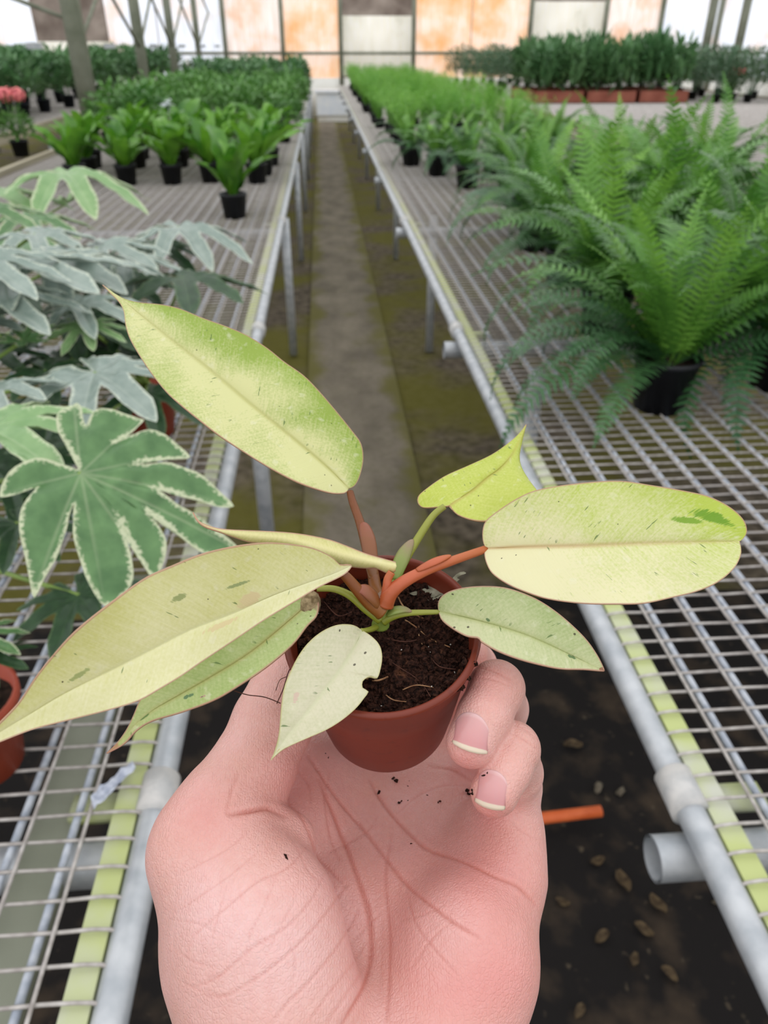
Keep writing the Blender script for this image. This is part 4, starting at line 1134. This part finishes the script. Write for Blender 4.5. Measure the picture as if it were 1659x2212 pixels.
STK = stalk([(822, 1350, .2135), (824, 1325, .2105), (827, 1300, .208), (829, 1285, .2065)], 40, 26, MSG, 'stem')
STK = stalk([(826, 1305, .2085), (812, 1275, .212), (806, 1240, .217), (796, 1200, .223), (778, 1130, .231), (762, 1085, .236), (756, 1062, .2378)], 34, 15, MO, label='orange-brown stalk of the upper left leaf')
sheath([(806, 1250, .214), (802, 1215, .2185), (796, 1170, .2235), (788, 1140, .228), (784, 1128, .230)], 34, MS, STK)
STK = stalk([(832, 1305, .207), (845, 1280, .2055), (872, 1257, .2055), (920, 1232, .2075), (975, 1212, .211), (1050, 1186, .2165)], 40, 17, MRD, label='thick red stalk of the right leaf')
sheath([(900, 1232, .2055), (930, 1217, .2068), (955, 1206, .2088), (974, 1199, .211)], 22, MRD, STK)
STK = stalk([(834, 1310, .2095), (850, 1262, .214), (872, 1215, .2185), (905, 1160, .223), (935, 1115, .2255), (960, 1094, .2262)], 26, 14, MG, label='green stalk of the upper right leaf')
sheath([(852, 1252, .2135), (862, 1222, .2165), (876, 1190, .219), (892, 1165, .2215)], 34, MSG, STK)
STK = stalk([(828, 1340, .2105), (850, 1330, .2095), (885, 1324, .2095), (950, 1322, .2112)], 26, 10, MG, label='thin green stalk of the lower right leaf')
sheath([(836, 1328, .2085), (852, 1319, .208), (872, 1316, .2085), (890, 1321, .209)], 26, MSG, STK)
STK = stalk([(826, 1320, .2075), (800, 1302, .206), (776, 1278, .204), (748, 1246, .2025), (735, 1236, .202)], 42, 17, MO, label='orange-brown stalk of the large left leaf')
sheath([(818, 1310, .2055), (806, 1290, .2045), (788, 1275, .2035), (768, 1272, .203)], 36, MS, STK)
STK = stalk([(822, 1338, .2095), (790, 1315, .2085), (755, 1286, .2075), (720, 1272, .2065), (684, 1272, .206)], 24, 13, MG, label='green stalk of the leaf under the large left leaf')
STK = stalk([(832, 1290, .2065), (836, 1265, .2055), (838, 1250, .2052), (846, 1236, .205)], 22, 17, MRD)
STK = stalk([(818, 1350, .2125), (805, 1358, .2095), (790, 1362, .2065), (780, 1362, .205)], 16, 10, MG)

for pts, rad in [([(634, 1430, .2085), (622, 1455, .2045), (612, 1488, .2005), (598, 1520, .1985)], .00014), ([(506, 1492, .1935), (535, 1501, .195), (572, 1506, .1975), (606, 1519, .199)], .00014), ([(618, 1462, .2035), (604, 1470, .202), (596, 1492, .201)], .0001)]:
    MB().tube(cam2world(catmull([pxc(*p_) for p_ in pts], 6)), rad, 5).build('root', MAT['rootdark'], ROOT)

# dried crust at the base of the leaf under the large left one
b = MB(); vs = []
for j in range(11):
    for i in range(9):
        u, v = i / 8 * 2 - 1, j / 10 * 2 - 1
        r_ = max(abs(u), abs(v)); k_ = r_ / (math.hypot(u, v) + 1e-9) if r_ > 0 else 1
        x_, y_ = u * k_, v * k_
        vs.append(P(669 + 19 * x_ - 4 * y_, 1308 + 29 * y_ + 2.5 * mnoise.noise(Vector((x_ * 3, y_ * 3, 5))), .2050 - .0016 * (1 - r_ * r_) - .0007 * mnoise.noise(Vector((x_ * 4, y_ * 5, 1)))))
b.add(vs, [(j * 9 + i, j * 9 + i + 1, (j + 1) * 9 + i + 1, (j + 1) * 9 + i) for j in range(10) for i in range(8)])
MAT['crust'] = noisy('dried_leaf_crust', srgb(110, 92, 66), srgb(168, 148, 116), 700, .9, .15, bmp=.6)
o = b.build('dried_leaf_base', MAT['crust'], ROOT, label='brown dried end of the leaf under the large left one')
md = o.modifiers.new('thickness', 'SOLIDIFY'); md.thickness = .0008
# ------------------------------------------------------------------ the hand: one continuous surface from a smooth-union distance field
VX = .00052
LO = np.array([-.074, -.155, .148]); HI = np.array([.062, -.018, .318])
NG = np.ceil((HI - LO) / VX).astype(int) + 1
DF = np.full(NG, 1.0, np.float32)
GX = [LO[i] + VX * np.arange(NG[i]) for i in range(3)]
def sub(lo, hi):
    a = np.clip(((lo - LO) / VX).astype(int), 0, NG); b = np.clip(((hi - LO) / VX).astype(int) + 2, 0, NG)
    sl = tuple(slice(a[i], b[i]) for i in range(3))
    X = [GX[i][sl[i]].astype(np.float32) for i in range(3)]
    return sl, X[0][:, None, None], X[1][None, :, None], X[2][None, None, :]
def smin_in(sl, d, k):
    o = DF[sl]
    if k <= 0: np.minimum(o, d, out=o); return
    h = np.maximum(k - np.abs(o - d), 0) / k
    DF[sl] = np.minimum(o, d) - h * h * k * .25
def cone(a, b, k=.006, flat=None):
    """round cone between (px,py,z,r mm) a and b"""
    pa, pb = pxc(*a[:3]), pxc(*b[:3]); ra, rb = a[3] / 1000, b[3] / 1000
    mx = max(ra, rb) + k + .004
    sl, X, Y, Z = sub(np.minimum(pa, pb) - mx, np.maximum(pa, pb) + mx)
    d = pb - pa; L2 = d @ d
    px_, py_, pz_ = X - pa[0], Y - pa[1], Z - pa[2]
    t = np.clip((px_ * d[0] + py_ * d[1] + pz_ * d[2]) / L2, 0, 1)
    q = np.sqrt((px_ - t * d[0]) ** 2 + (py_ - t * d[1]) ** 2 + (pz_ - t * d[2]) ** 2) - (ra + (rb - ra) * t)
    smin_in(sl, q, k)
def chain(pts, k=.004, k0=None):
    for i in range(len(pts) - 1): cone(pts[i], pts[i + 1], k0 if (i == 0 and k0 is not None) else k)
def ell(c, r, k=.008, R=None):
    p = pxc(*c); r = np.array(r) / 1000; R = np.eye(3) if R is None else R
    mx = r.max() + k + .003
    sl, X, Y, Z = sub(p - mx, p + mx)
    x, y, z = X - p[0], Y - p[1], Z - p[2]
    q = [R[i, 0] * x + R[i, 1] * y + R[i, 2] * z for i in range(3)]
    k0 = np.sqrt((q[0] / r[0]) ** 2 + (q[1] / r[1]) ** 2 + (q[2] / r[2]) ** 2)
    k1 = np.sqrt((q[0] / r[0] ** 2) ** 2 + (q[1] / r[1] ** 2) ** 2 + (q[2] / r[2] ** 2) ** 2)
    smin_in(sl, k0 * (k0 - 1) / (k1 + 1e-6), k)
# wrist and palm slab (metacarpals)
chain([(660, 2640, .192, 18), (620, 2300, .196, 15), (700, 1960, .226, 11.5), (775, 1705, .266, 11)], .012)
chain([(740, 2640, .192, 20), (740, 2300, .199, 15), (800, 1960, .229, 11.5), (880, 1690, .268, 11)], .012)
chain([(830, 2640, .192, 19), (855, 2300, .199, 15.5), (925, 1960, .226, 12.0), (990, 1720, .262, 11)], .012)
chain([(890, 2640, .190, 17), (925, 2330, .193, 16.5), (1016, 2080, .208, 15.5), (1072, 1890, .226, 12.5), (1085, 1800, .236, 11)], .012)
ell((1005, 2080, .2055), (14, 22, 15), .012)
# thenar mound and the thumb
chain([(600, 2640, .194, 16.5), (572, 2330, .194, 16.5), (508, 2060, .199, 16.6), (450, 1850, .2055, 14.2)], .012)
chain([(640, 2380, .186, 16), (600, 2160, .1885, 17), (560, 1980, .194, 16), (510, 1850, .202, 13.5)], .012)
ell((565, 2060, .1900), (16, 24, 13), .012)
ell((612, 1812, .2075), (9, 8, 7), .005)
cone((450, 1850, .2055, 14.2), (478, 1770, .208, 13.2), .008)
chain([(450, 1815, .207, 14), (500, 1730, .211, 12.4), (548, 1655, .2165, 11.8), (590, 1560, .224, 11.6), (622, 1490, .230, 10.8), (640, 1430, .236, 8.6)], .004, .006)
# little finger
chain([(1085, 1800, .236, 11), (1108, 1700, .232, 8.4), (1113, 1668, .224, 8.0)], .003, .008)
chain([(1113, 1668, .224, 8.0), (1108, 1617, .2095, 7.4), (1092, 1660, .2045, 7.0), (1068, 1712, .2005, 6.5)], .0016, .002)
# ring finger
chain([(990, 1720, .262, 11), (1068, 1610, .262, 9), (1086, 1530, .248, 8.2)], .003, .008)
chain([(1086, 1530, .248, 8.2), (1072, 1487, .2125, 7.9), (1047, 1545, .2065, 7.5), (1018, 1604, .2015, 6.9)], .0016, .002)
# middle and index behind the pot
chain([(880, 1690, .268, 11), (985, 1560, .290, 9.5), (1020, 1440, .272, 8.6), (1006, 1412, .248, 7.6)], .003, .008)
chain([(545, 1880, .217, 10), (640, 1760, .240, 9.5), (735, 1670, .262, 10)], .012)
cone((735, 1670, .262, 10), (775, 1705, .266, 11), .012)
chain([(640, 1760, .240, 9.5), (655, 1640, .252, 9.5), (690, 1600, .264, 9)], .01)
chain([(775, 1705, .266, 11), (740, 1560, .298, 9.8), (790, 1430, .312, 9), (860, 1385, .300, 8)], .003, .008)
# palm hollow and the pot's imprint
pbase = np.array([(BASEC - EYE) @ CR, (BASEC - EYE) @ CU, (BASEC - EYE) @ CF]); pax = np.array([AX @ CR, AX @ CU, AX @ CF])
sl, X, Y, Z = sub(pbase - .06, pbase + .075)
hh = (X - pbase[0]) * pax[0] + (Y - pbase[1]) * pax[1] + (Z - pbase[2]) * pax[2]
r2 = (X - pbase[0]) ** 2 + (Y - pbase[1]) ** 2 + (Z - pbase[2]) ** 2 - hh ** 2
dp = np.maximum(np.maximum(np.sqrt(np.maximum(r2, 0)) - (PR0 + (PR1 - PR0) * hh / PH + np.where(hh > .0385, .0014, .0002)), -hh - .0001), hh - PH - .012)
h_ = np.maximum(.002 - np.abs(DF[sl] + dp), 0) / .002
DF[sl] = np.maximum(DF[sl], -dp) + h_ * h_ * .0005
# ---- surface nets
S = DF < 0
c8 = [(i, j, k) for i in (0, 1) for j in (0, 1) for k in (0, 1)]
sh = lambda A, o: A[o[0]:A.shape[0] - 1 + o[0], o[1]:A.shape[1] - 1 + o[1], o[2]:A.shape[2] - 1 + o[2]]
anyi = np.zeros(tuple(NG - 1), bool); alli = np.ones(tuple(NG - 1), bool)
for o_ in c8:
    q = sh(S, o_); anyi |= q; alli &= q
act = np.argwhere(anyi & ~alli)
idx = -np.ones(tuple(NG - 1), np.int32); idx[tuple(act.T)] = np.arange(len(act))
acc = np.zeros((len(act), 3)); cnt = np.zeros(len(act))
val = {o_: DF[tuple((act + o_).T)] for o_ in c8}
for a_ in c8:
    for ax_ in range(3):
        if a_[ax_]: continue
        b_2 = list(a_); b_2[ax_] = 1; b_2 = tuple(b_2)
        va, vb = val[a_], val[b_2]; mk = (va < 0) != (vb < 0)
        t = np.where(mk, va / np.where(va == vb, 1, va - vb), 0)
        pt = np.array(a_, float)[None] + t[:, None] * np.eye(3)[ax_][None]
        acc[mk] += pt[mk]; cnt[mk] += 1
HV = LO + (act + acc / cnt[:, None]) * VX
quads = []
for ax_ in range(3):
    o1, o2_ = [(1, 2), (2, 0), (0, 1)][ax_]
    A = S; n0 = [slice(1, -1)] * 3; n1 = [slice(1, -1)] * 3
    n0[ax_] = slice(0, -1); n1[ax_] = slice(1, None)
    e0, e1 = A[tuple(n0)], A[tuple(n1)]
    pos = np.argwhere(e0 != e1); off = np.ones(3, int); off[ax_] = 0
    base = pos + off
    flip = e0[tuple(pos.T)]
    u1 = np.eye(3, dtype=int)[o1]; u2 = np.eye(3, dtype=int)[o2_]
    q = np.stack([idx[tuple(np.minimum(np.maximum((base - d_), 0), NG - 2).T)] for d_ in (u1 * 0 + u2 * 0 + u1 + u2, u2, u1 * 0, u1)], 1)
    q[~flip] = q[~flip][:, ::-1]
    quads.append(q)
HQ = np.concatenate(quads); HQ = HQ[(HQ >= 0).all(1)]
# Laplacian smoothing
ed = np.concatenate([HQ[:, [0, 1]], HQ[:, [1, 2]], HQ[:, [2, 3]], HQ[:, [3, 0]]])
nv = len(HV); deg = np.bincount(ed.ravel(), minlength=nv).astype(float)
def nb_mean(V):
    out = np.empty_like(V)
    for c_ in range(V.shape[1]):
        out[:, c_] = (np.bincount(ed[:, 0], V[ed[:, 1], c_], nv) + np.bincount(ed[:, 1], V[ed[:, 0], c_], nv)) / np.maximum(deg, 1)
    return out
for it in range(10):
    HV = HV + (.5 if it % 2 == 0 else -.48) * (nb_mean(HV) - HV)
def vnormals(V):
    fn = np.cross(V[HQ[:, 2]] - V[HQ[:, 0]], V[HQ[:, 3]] - V[HQ[:, 1]])
    N = np.zeros_like(V)
    for k in range(4):
        for c_ in range(3): N[:, c_] += np.bincount(HQ[:, k], fn[:, c_], nv)
    return N / (np.linalg.norm(N, axis=1, keepdims=True) + 1e-12)
N = vnormals(HV)
toc = -HV / np.linalg.norm(HV, axis=1, keepdims=True); toc[:, 2] *= 1
view = np.column_stack([HV[:, 0], HV[:, 1], HV[:, 2]]); view /= np.linalg.norm(view, axis=1, keepdims=True)
if np.mean((N * view).sum(1)[HV[:, 2] < .2]) > 0: HQ = HQ[:, ::-1]; N = -N
face = np.clip(-(N * view).sum(1), 0, 1)
pxv = np.column_stack([829.5 + FPX * HV[:, 0] / HV[:, 2], 1106 - FPX * HV[:, 1] / HV[:, 2]])
# ---- creases of the palm and fingers: (depth mm, width px, pixels)
H = lambda q: [(300 + x / 1.746, 1400 + y / 1.746) for x, y in q]
CRS = [(.75, 9, H([(680, 500), (740, 640), (780, 750), (830, 880), (865, 1000), (875, 1130), (860, 1240), (820, 1330), (760, 1430)])),
       (.55, 7, H([(640, 410), (740, 560), (850, 690), (950, 820), (1020, 905), (1100, 970), (1180, 1030), (1280, 1090)])),
       (.60, 7, H([(870, 500), (930, 600), (1020, 700), (1100, 765), (1220, 805), (1340, 860), (1430, 900), (1495, 970)])),
       (.35, 7, H([(955, 700), (935, 800), (930, 900), (945, 1100), (940, 1300), (930, 1420)])),
       (1.15, 9, H([(345, 628), (420, 615), (480, 606), (515, 618), (545, 632)])), (.4, 7, H([(540, 575), (600, 620), (640, 690), (670, 780), (720, 840), (780, 900)])),
       (.35, 6, H([(720, 470), (700, 560), (720, 700), (750, 800)])), (.3, 6, H([(330, 620), (350, 540), (380, 470)])),
       (.28, 5, H([(640, 740), (560, 830), (450, 880), (330, 980), (200, 1090)])), (.28, 5, H([(700, 850), (650, 950), (560, 1050), (430, 1130), (300, 1240), (200, 1280)])),
       (.3, 5, H([(780, 890), (700, 1010), (600, 1120), (480, 1220), (330, 1310), (240, 1310)])), (.3, 5, H([(830, 980), (760, 1110), (660, 1240), (560, 1340), (500, 1418)])),
       (.28, 5, H([(860, 1100), (800, 1200), (720, 1300), (650, 1400)])), (.25, 5, H([(860, 1190), (800, 1280), (740, 1370), (700, 1430)])),
       (.22, 4, H([(420, 690), (330, 760), (240, 810), (160, 850)])), (.22, 4, H([(460, 760), (340, 860), (240, 930), (140, 1000)])), (.2, 4, H([(560, 700), (600, 760), (640, 840), (700, 900)])),
       (.2, 4, H([(120, 1120), (200, 1180), (320, 1210)])), (.2, 4, H([(110, 1020), (220, 1040), (320, 1090)])), (.2, 4, H([(130, 1240), (230, 1290), (330, 1310)])),
       (.3, 5, H([(1010, 910), (1040, 1030), (1100, 1120), (1200, 1230)])), (.22, 5, H([(1030, 1200), (1100, 1100), (1180, 1030)])), (.22, 4, H([(980, 1030), (1060, 1010), (1150, 970)])),
       (.25, 5, H([(720, 770), (850, 700), (900, 640)])), (.22, 4, H([(960, 640), (1050, 560), (1150, 520), (1240, 520)])), (.5, 6, H([(1100, 450), (1180, 460), (1250, 500)])), (.3, 5, H([(600, 470), (640, 520), (650, 600)])),
       (.25, 4, H([(1390, 640), (1440, 690), (1500, 720)])), (.22, 4, H([(400, 230), (380, 260), (375, 300)])), (.2, 4, H([(560, 1090), (590, 1190), (570, 1300)])), (.2, 4, H([(930, 980), (870, 1040), (780, 1130)])),
       (.2, 4, H([(330, 900), (300, 1000), (270, 1120)])), (.18, 4, H([(520, 860), (470, 980), (420, 1080), (400, 1180)])), (.18, 4, H([(600, 930), (540, 1040), (480, 1160)])),
       (.3, 5, H([(1260, 70), (1330, 85), (1400, 120)])), (.25, 4, H([(1270, 110), (1340, 120), (1410, 150)])), (.3, 5, H([(1420, 290), (1460, 310), (1510, 350)])), (.25, 4, H([(1400, 320), (1450, 345), (1510, 390)]))]
cre = np.zeros(nv); dsp = np.zeros(nv)
front = face > .12
fi = np.where(front)[0]
for dep, w, pl in CRS:
    pl = catmull(pl, 5); lo_, hi_ = pl.min(0) - 3 * w, pl.max(0) + 3 * w
    s_ = fi[((pxv[fi] > lo_) & (pxv[fi] < hi_)).all(1)]
    if len(s_) == 0: continue
    d = seg_dist(pxv[s_], pl, False)
    end = np.minimum(np.hypot(*(pxv[s_] - pl[0]).T), np.hypot(*(pxv[s_] - pl[-1]).T))
    g_ = np.exp(-(d / (w * .5)) ** 2) * np.clip(.35 + end / 60, 0, 1)
    cre[s_] = np.maximum(cre[s_], g_ * min(1, dep * 1.5))
    dsp[s_] += dep * (g_ - .30 * np.exp(-((d - w * 1.6) / (w * .9)) ** 2))
HV = HV - N * (dsp * face * .001)[:, None]
# flush: redder finger pads, knuckle side and hypothenar; paler thenar
def blob(px, py, r): return np.exp(-((pxv[:, 0] - px) ** 2 + (pxv[:, 1] - py) ** 2) / r ** 2)
flush = .75 * blob(1060, 1900, 130) + .7 * blob(1090, 2120, 110) + .5 * blob(950, 2150, 120) + .75 * blob(1010, 1645, 45) + .7 * blob(1062, 1750, 40) + .6 * blob(640, 1690, 90) + .5 * blob(440, 1760, 80) + .5 * blob(1050, 1460, 60) + .35 * blob(820, 1900, 160)
pale = .7 * blob(600, 2060, 150) + .5 * blob(470, 1970, 100) + .35 * blob(960, 2020, 90)
W = cam2world(HV)
HROOT = W.mean(0)
m, nt, b_ = new_mat('skin', .38, .5)
fl = nd(nt, 'ShaderNodeAttribute', attribute_name='flush').outputs['Fac']; cr = nd(nt, 'ShaderNodeAttribute', attribute_name='crease').outputs['Fac']
pa_ = nd(nt, 'ShaderNodeAttribute', attribute_name='pale').outputs['Fac']
o = gcoord(nt); n1 = tex(nt, o, 70, 3); n2 = tex(nt, o, 520, 3)
c = mixc(nt, rng(nt, n1, .3, .7), srgb(218, 166, 154), srgb(226, 176, 168))
c = mixc(nt, mth(nt, 'MULTIPLY', fl, .85, True), c, srgb(218, 140, 134))
c = mixc(nt, mth(nt, 'MULTIPLY', pa_, .8, True), c, srgb(232, 194, 192))
c = mixc(nt, mth(nt, 'MULTIPLY', rng(nt, n2, .35, .7), .16), c, srgb(206, 126, 116))
c = mixc(nt, mth(nt, 'MULTIPLY', cr, .7, True), c, srgb(196, 112, 96))
nt.links.new(c, b_.inputs['Base Color'])
b_.inputs['Subsurface Weight'].default_value = .25; b_.inputs['Subsurface Radius'].default_value = (1, .35, .2); b_.inputs['Subsurface Scale'].default_value = .0025
vo = nd(nt, 'ShaderNodeTexVoronoi', feature='DISTANCE_TO_EDGE'); vo.inputs['Scale'].default_value = 900; nt.links.new(o, vo.inputs['Vector'])
rg = nd(nt, 'ShaderNodeTexWave'); rg.inputs['Scale'].default_value = 520; rg.inputs['Distortion'].default_value = 6; rg.inputs['Detail'].default_value = 2; rg.inputs['Detail Scale'].default_value = .12; nt.links.new(o, rg.inputs['Vector'])
bump(nt, b_, mth(nt, 'ADD', mth(nt, 'ADD', mth(nt, 'MULTIPLY', n2, .8), mth(nt, 'MULTIPLY', rng(nt, vo.outputs['Distance'], 0, .25), .35)), mth(nt, 'MULTIPLY', rg.outputs['Fac'], .10)), .5, .0005)
MAT['skin'] = m
me = bpy.data.meshes.new('hand')
me.vertices.add(nv); me.vertices.foreach_set('co', (W - HROOT).astype(np.float32).ravel())
nq = len(HQ); me.loops.add(nq * 4); me.loops.foreach_set('vertex_index', HQ.astype(np.int32).ravel())
me.polygons.add(nq); me.polygons.foreach_set('loop_start', np.arange(0, nq * 4, 4, dtype=np.int32)); me.polygons.foreach_set('loop_total', np.full(nq, 4, np.int32))
me.polygons.foreach_set('use_smooth', np.ones(nq, bool))
for k_, d_ in (('flush', flush), ('crease', cre), ('pale', pale)):
    a_ = me.attributes.new(k_, 'FLOAT', 'POINT'); a_.data.foreach_set('value', d_.astype(np.float32))
me.update(calc_edges=True); me.validate(); me.materials.append(MAT['skin'])
HAND = place('hand', me, None, HROOT)
tag(HAND, 'left hand, palm up, fingers curled around the small brown pot', 'hand')
BV = BVHTree.FromPolygons(W.tolist(), HQ.tolist())
def on_hand(px, py):
    r = ray(px, py); h_ = BV.ray_cast(Vector(EYE), Vector(r / np.linalg.norm(r)))
    return (np.array(h_[0]), np.array(h_[1])) if h_[0] is not None else (None, None)
# ---- nails
def nail(top, left, right, fl, fr, label):
    """patch between cuticle curve and free edge, laid on the finger"""
    top, left, right, fl, fr = [np.array(q, float) for q in (top, left, right, fl, fr)]
    nx, ny = 16, 18; vs, al = [], []
    ok = True
    for j in range(ny + 1):
        v = j / ny
        for i in range(nx + 1):
            u = i / nx; s_ = 2 * u - 1
            e0 = left + (right - left) * u; base = e0 + (top - (left + right) / 2) * math.sqrt(max(0, 1 - abs(s_) ** 2.2))
            fe = fl + (fr - fl) * u + (np.array([-(fr - fl)[1], (fr - fl)[0]]) / np.linalg.norm(fr - fl)) * 7 * (1 - s_ * s_)
            p_ = base + (fe - base) * v
            w_, n_ = on_hand(*p_)
            if w_ is None: ok = False; continue
            lift = .00028 * (1 - s_ ** 4) + .00055 * v ** 3 - .00035 * (1 if (j == 0 or i in (0, nx)) else 0)
            vs.append(w_ + n_ * lift * (1 if n_ @ ray(*p_) < 0 else -1)); al.append(v)
    if not ok: return print('nail misses the hand', label)
    b = MB(); b.add(vs, [(j * (nx + 1) + i, j * (nx + 1) + i + 1, (j + 1) * (nx + 1) + i + 1, (j + 1) * (nx + 1) + i) for j in range(ny) for i in range(nx)])
    b.attr['along'] = ('FLOAT', al)
    o_ = b.build('fingernail', MAT['nail'], HAND, origin=HROOT, label=label)
    md = o_.modifiers.new('thickness', 'SOLIDIFY'); md.thickness = .0003; md.offset = 1
m, nt, b_ = new_mat('nail', .25, .5)
t = nd(nt, 'ShaderNodeAttribute', attribute_name='along').outputs['Fac']
c = mixc(nt, rng(nt, t, .0, .75), srgb(214, 162, 160), srgb(204, 142, 142))
c = mixc(nt, rng(nt, t, .86, .89), c, srgb(222, 204, 182))
c = mixc(nt, rng(nt, t, .05, .16, .6, 0), c, srgb(232, 196, 196))
nt.links.new(c, b_.inputs['Base Color']); b_.inputs['Subsurface Weight'].default_value = .15; b_.inputs['Subsurface Scale'].default_value = .001
MAT['nail'] = m
nail((1021, 1538), (980, 1578), (1060, 1598), (977, 1602), (1053, 1627), 'pink fingernail with a pale free edge on the ring finger')
nail((1066, 1662), (1031, 1692), (1099, 1708), (1026, 1727), (1091, 1746), 'pink fingernail with a pale free edge on the little finger')
# ---- crumbs of soil on the palm
for k, (px, py, s_) in enumerate([(818, 1712, 1.5), (855, 1688, 1.5), (866, 1731, .9), (880, 1729, .7), (923, 1717, .8), (709, 1637, .8), (620, 1853, 1.2), (888, 1822, .8), (1052, 1672, 1.0), (1012, 1715, 1.3), (704, 1628, .6), (881, 1698, .6), (946, 1733, .8), (1020, 1712, .8), (715, 1842, .4), (557, 1826, .5), (812, 1764, .4), (940, 1770, .4), (884, 1686, .5), (1008, 1736, .4), (1060, 1778, .35), (776, 1694, .4)]):
    w_, n_ = on_hand(px, py)
    if w_ is None: continue
    b = MB(); b.smooth = False
    for q in range(3 if s_ > .7 else 1):
        lump(b, w_ + np.array([rs.gauss(0, .0005), rs.gauss(0, .0005), rs.gauss(0, .0005)]) * (q > 0) * s_ + n_ * .0002, .00055 * s_, 7000 + 10 * k + q, .7)
    lb = {0: 'large soil crumb on the palm just below the pot', 1: 'soil crumb touching the base of the pot', 2: 'soil crumb below the pot, left of a close pair', 3: 'soil crumb below the pot, right of a close pair', 4: 'lone soil crumb midway between pot base and little fingertip',
          5: 'soil crumb at the left foot of the pot, lower one', 6: 'soil crumb alone on the mound of the thumb', 7: 'soil crumb alone in the middle of the palm', 8: 'soil crumb on the little fingernail', 9: 'soil crumb beside the tip of the little finger', 10: 'soil crumb at the left foot of the pot, upper one'}
    tag(b.build('soil_crumb', MAT['coir'], None, origin=w_), lb.get(k, 'tiny speck of soil on the skin of the hand'), 'crumb', 'soil crumbs on the hand').location = w_
q = []
for px, py in catmull([(1010, 1716), (975, 1728), (940, 1740), (905, 1755), (880, 1772), (842, 1792)], 5):
    w_, n_ = on_hand(px, py)
    if w_ is not None: q.append(w_ + n_ * .0003)
if len(q) > 3:
    o = MB().tube(q, np.linspace(.0002, .00008, len(q)), 5).build('root_thread', MAT['rootdark'], None, origin=q[0]); o.location = q[0]
    tag(o, 'thin dark root thread lying across the palm below the pot', 'root')
# ------------------------------------------------------------------ small things
a_ = ground(1165, 1768, .06); b_ = ground(1298, 1752, .06)
o = MB().tube([a_ + (a_ - b_) * 1.5, a_, b_], .013, 12).build('orange_tube', MAT['hose'], None)
o.location = (0, 0, 0); tag(o, 'orange plastic tube lying on the dark ground between the benches', 'tube')

b = MB(); vs = []
for j in range(7):
    for i in range(13):
        u, v = i / 12, j / 6
        q = ground(195 + 90 * u + 8 * v, 1735 - 85 * u + 30 * (v - .5) * (1 - .5 * u), BENCH + .008)
        vs.append(q + np.array([0, 0, .007 * mnoise.noise(Vector((u * 6, v * 5, 4)))]))
b.add(vs, [(j * 13 + i, j * 13 + i + 1, (j + 1) * 13 + i + 1, (j + 1) * 13 + i) for j in range(6) for i in range(12)])
MAT['film'] = noisy('grey_film', srgb(160, 166, 184), srgb(206, 210, 222), 120, .3, .5)
o = b.build('plastic_scrap', MAT['film'], None, origin=vs[40]); o.location = vs[40]
tag(o, 'crumpled grey plastic scrap caught on the left bench mesh', 'scrap')

# fallen leaves and pebbles on the dark ground by the right bench
MAT['dead'] = noisy('dead_leaf', srgb(58, 46, 34), srgb(98, 82, 60), 60, .85, .2)
MAT['pebble'] = noisy('pebble', srgb(84, 76, 64), srgb(126, 116, 100), 50, .85, .2)
for k, (px, py, s_, lb) in enumerate([(1238, 1612, .05, 'pale dead leaf behind the orange tube'), (1345, 1905, .05, 'tan dead leaf beside the aisle, level with the open pipe end'), (1290, 1862, .035, 'small dead leaf left of the open pipe end'), (1420, 1955, .045, 'dead leaf just below the open pipe end'), (1300, 2025, .035, 'dead leaf in the middle of the dark ground'),
                                      (1445, 2105, .035, 'reddish dead leaf low beside the right rail'), (1252, 2185, .03, 'tan dead leaf at the bottom edge right of the wrist'), (1390, 2010, .04, 'dead leaf between the hand and the right rail'), (1370, 2075, .03, 'narrow dead leaf low on the dark ground'), (1215, 1950, .03, 'dead leaf right beside the heel of the hand')]):
    c = ground(px, py, .012); b = MB(); vs = []; az = k * 1.7
    for i in range(7):
        t = i / 6; w = s_ * .28 * math.sin(math.pi * (.06 + .88 * t)) ** .8
        for q in (-1, -.4, .4, 1):
            x, y = (t - .5) * s_, q * w
            vs.append((x * math.cos(az) - y * math.sin(az), x * math.sin(az) + y * math.cos(az), .010 * abs(q) * s_ / .05 + .004 * math.sin(t * 5 + k)))
    b.add(vs, [(i * 4 + j, i * 4 + j + 1, i * 4 + j + 5, i * 4 + j + 4) for i in range(6) for j in range(3)])
    o = b.build('dead_leaf', MAT['dead'], None); o.location = c; tag(o, lb, 'leaf', 'dead leaves on the dark ground')
for px, py, s_, lb in [(1292, 1702, .012, 'round pale pebble just above the end of the orange tube'), (1340, 1710, .010, 'grey pebble above the end of the orange tube'), (1552, 1945, .011, 'pinkish pebble under the right bench rail')]:
    c = ground(px, py, .012); b = MB(); lump(b, np.zeros(3), s_, int(px), .8); o = b.build('pebble', MAT['pebble'], None); o.location = c; tag(o, lb, 'pebble', 'pebbles on the dark ground')
# crumpled white plastic beyond the nest ferns
c = ground(366, 262, BENCH + .16); b = MB(); vs = []
for j in range(9):
    for i in range(11):
        vs.append(((i / 10 - .5) * .34, (j / 8 - .5) * .2, .16 * math.sin(math.pi * i / 10) * math.sin(math.pi * j / 8) + .05 * mnoise.noise(Vector((i * .6, j * .7, 2)))))
b.add(vs, [(j * 11 + i, j * 11 + i + 1, (j + 1) * 11 + i + 1, (j + 1) * 11 + i) for j in range(8) for i in range(10)])
o = b.build('plastic_bag', MAT['whiteplastic'], None); o.location = c; tag(o, 'crumpled white plastic bag lying on the plants behind the nest ferns', 'bag')
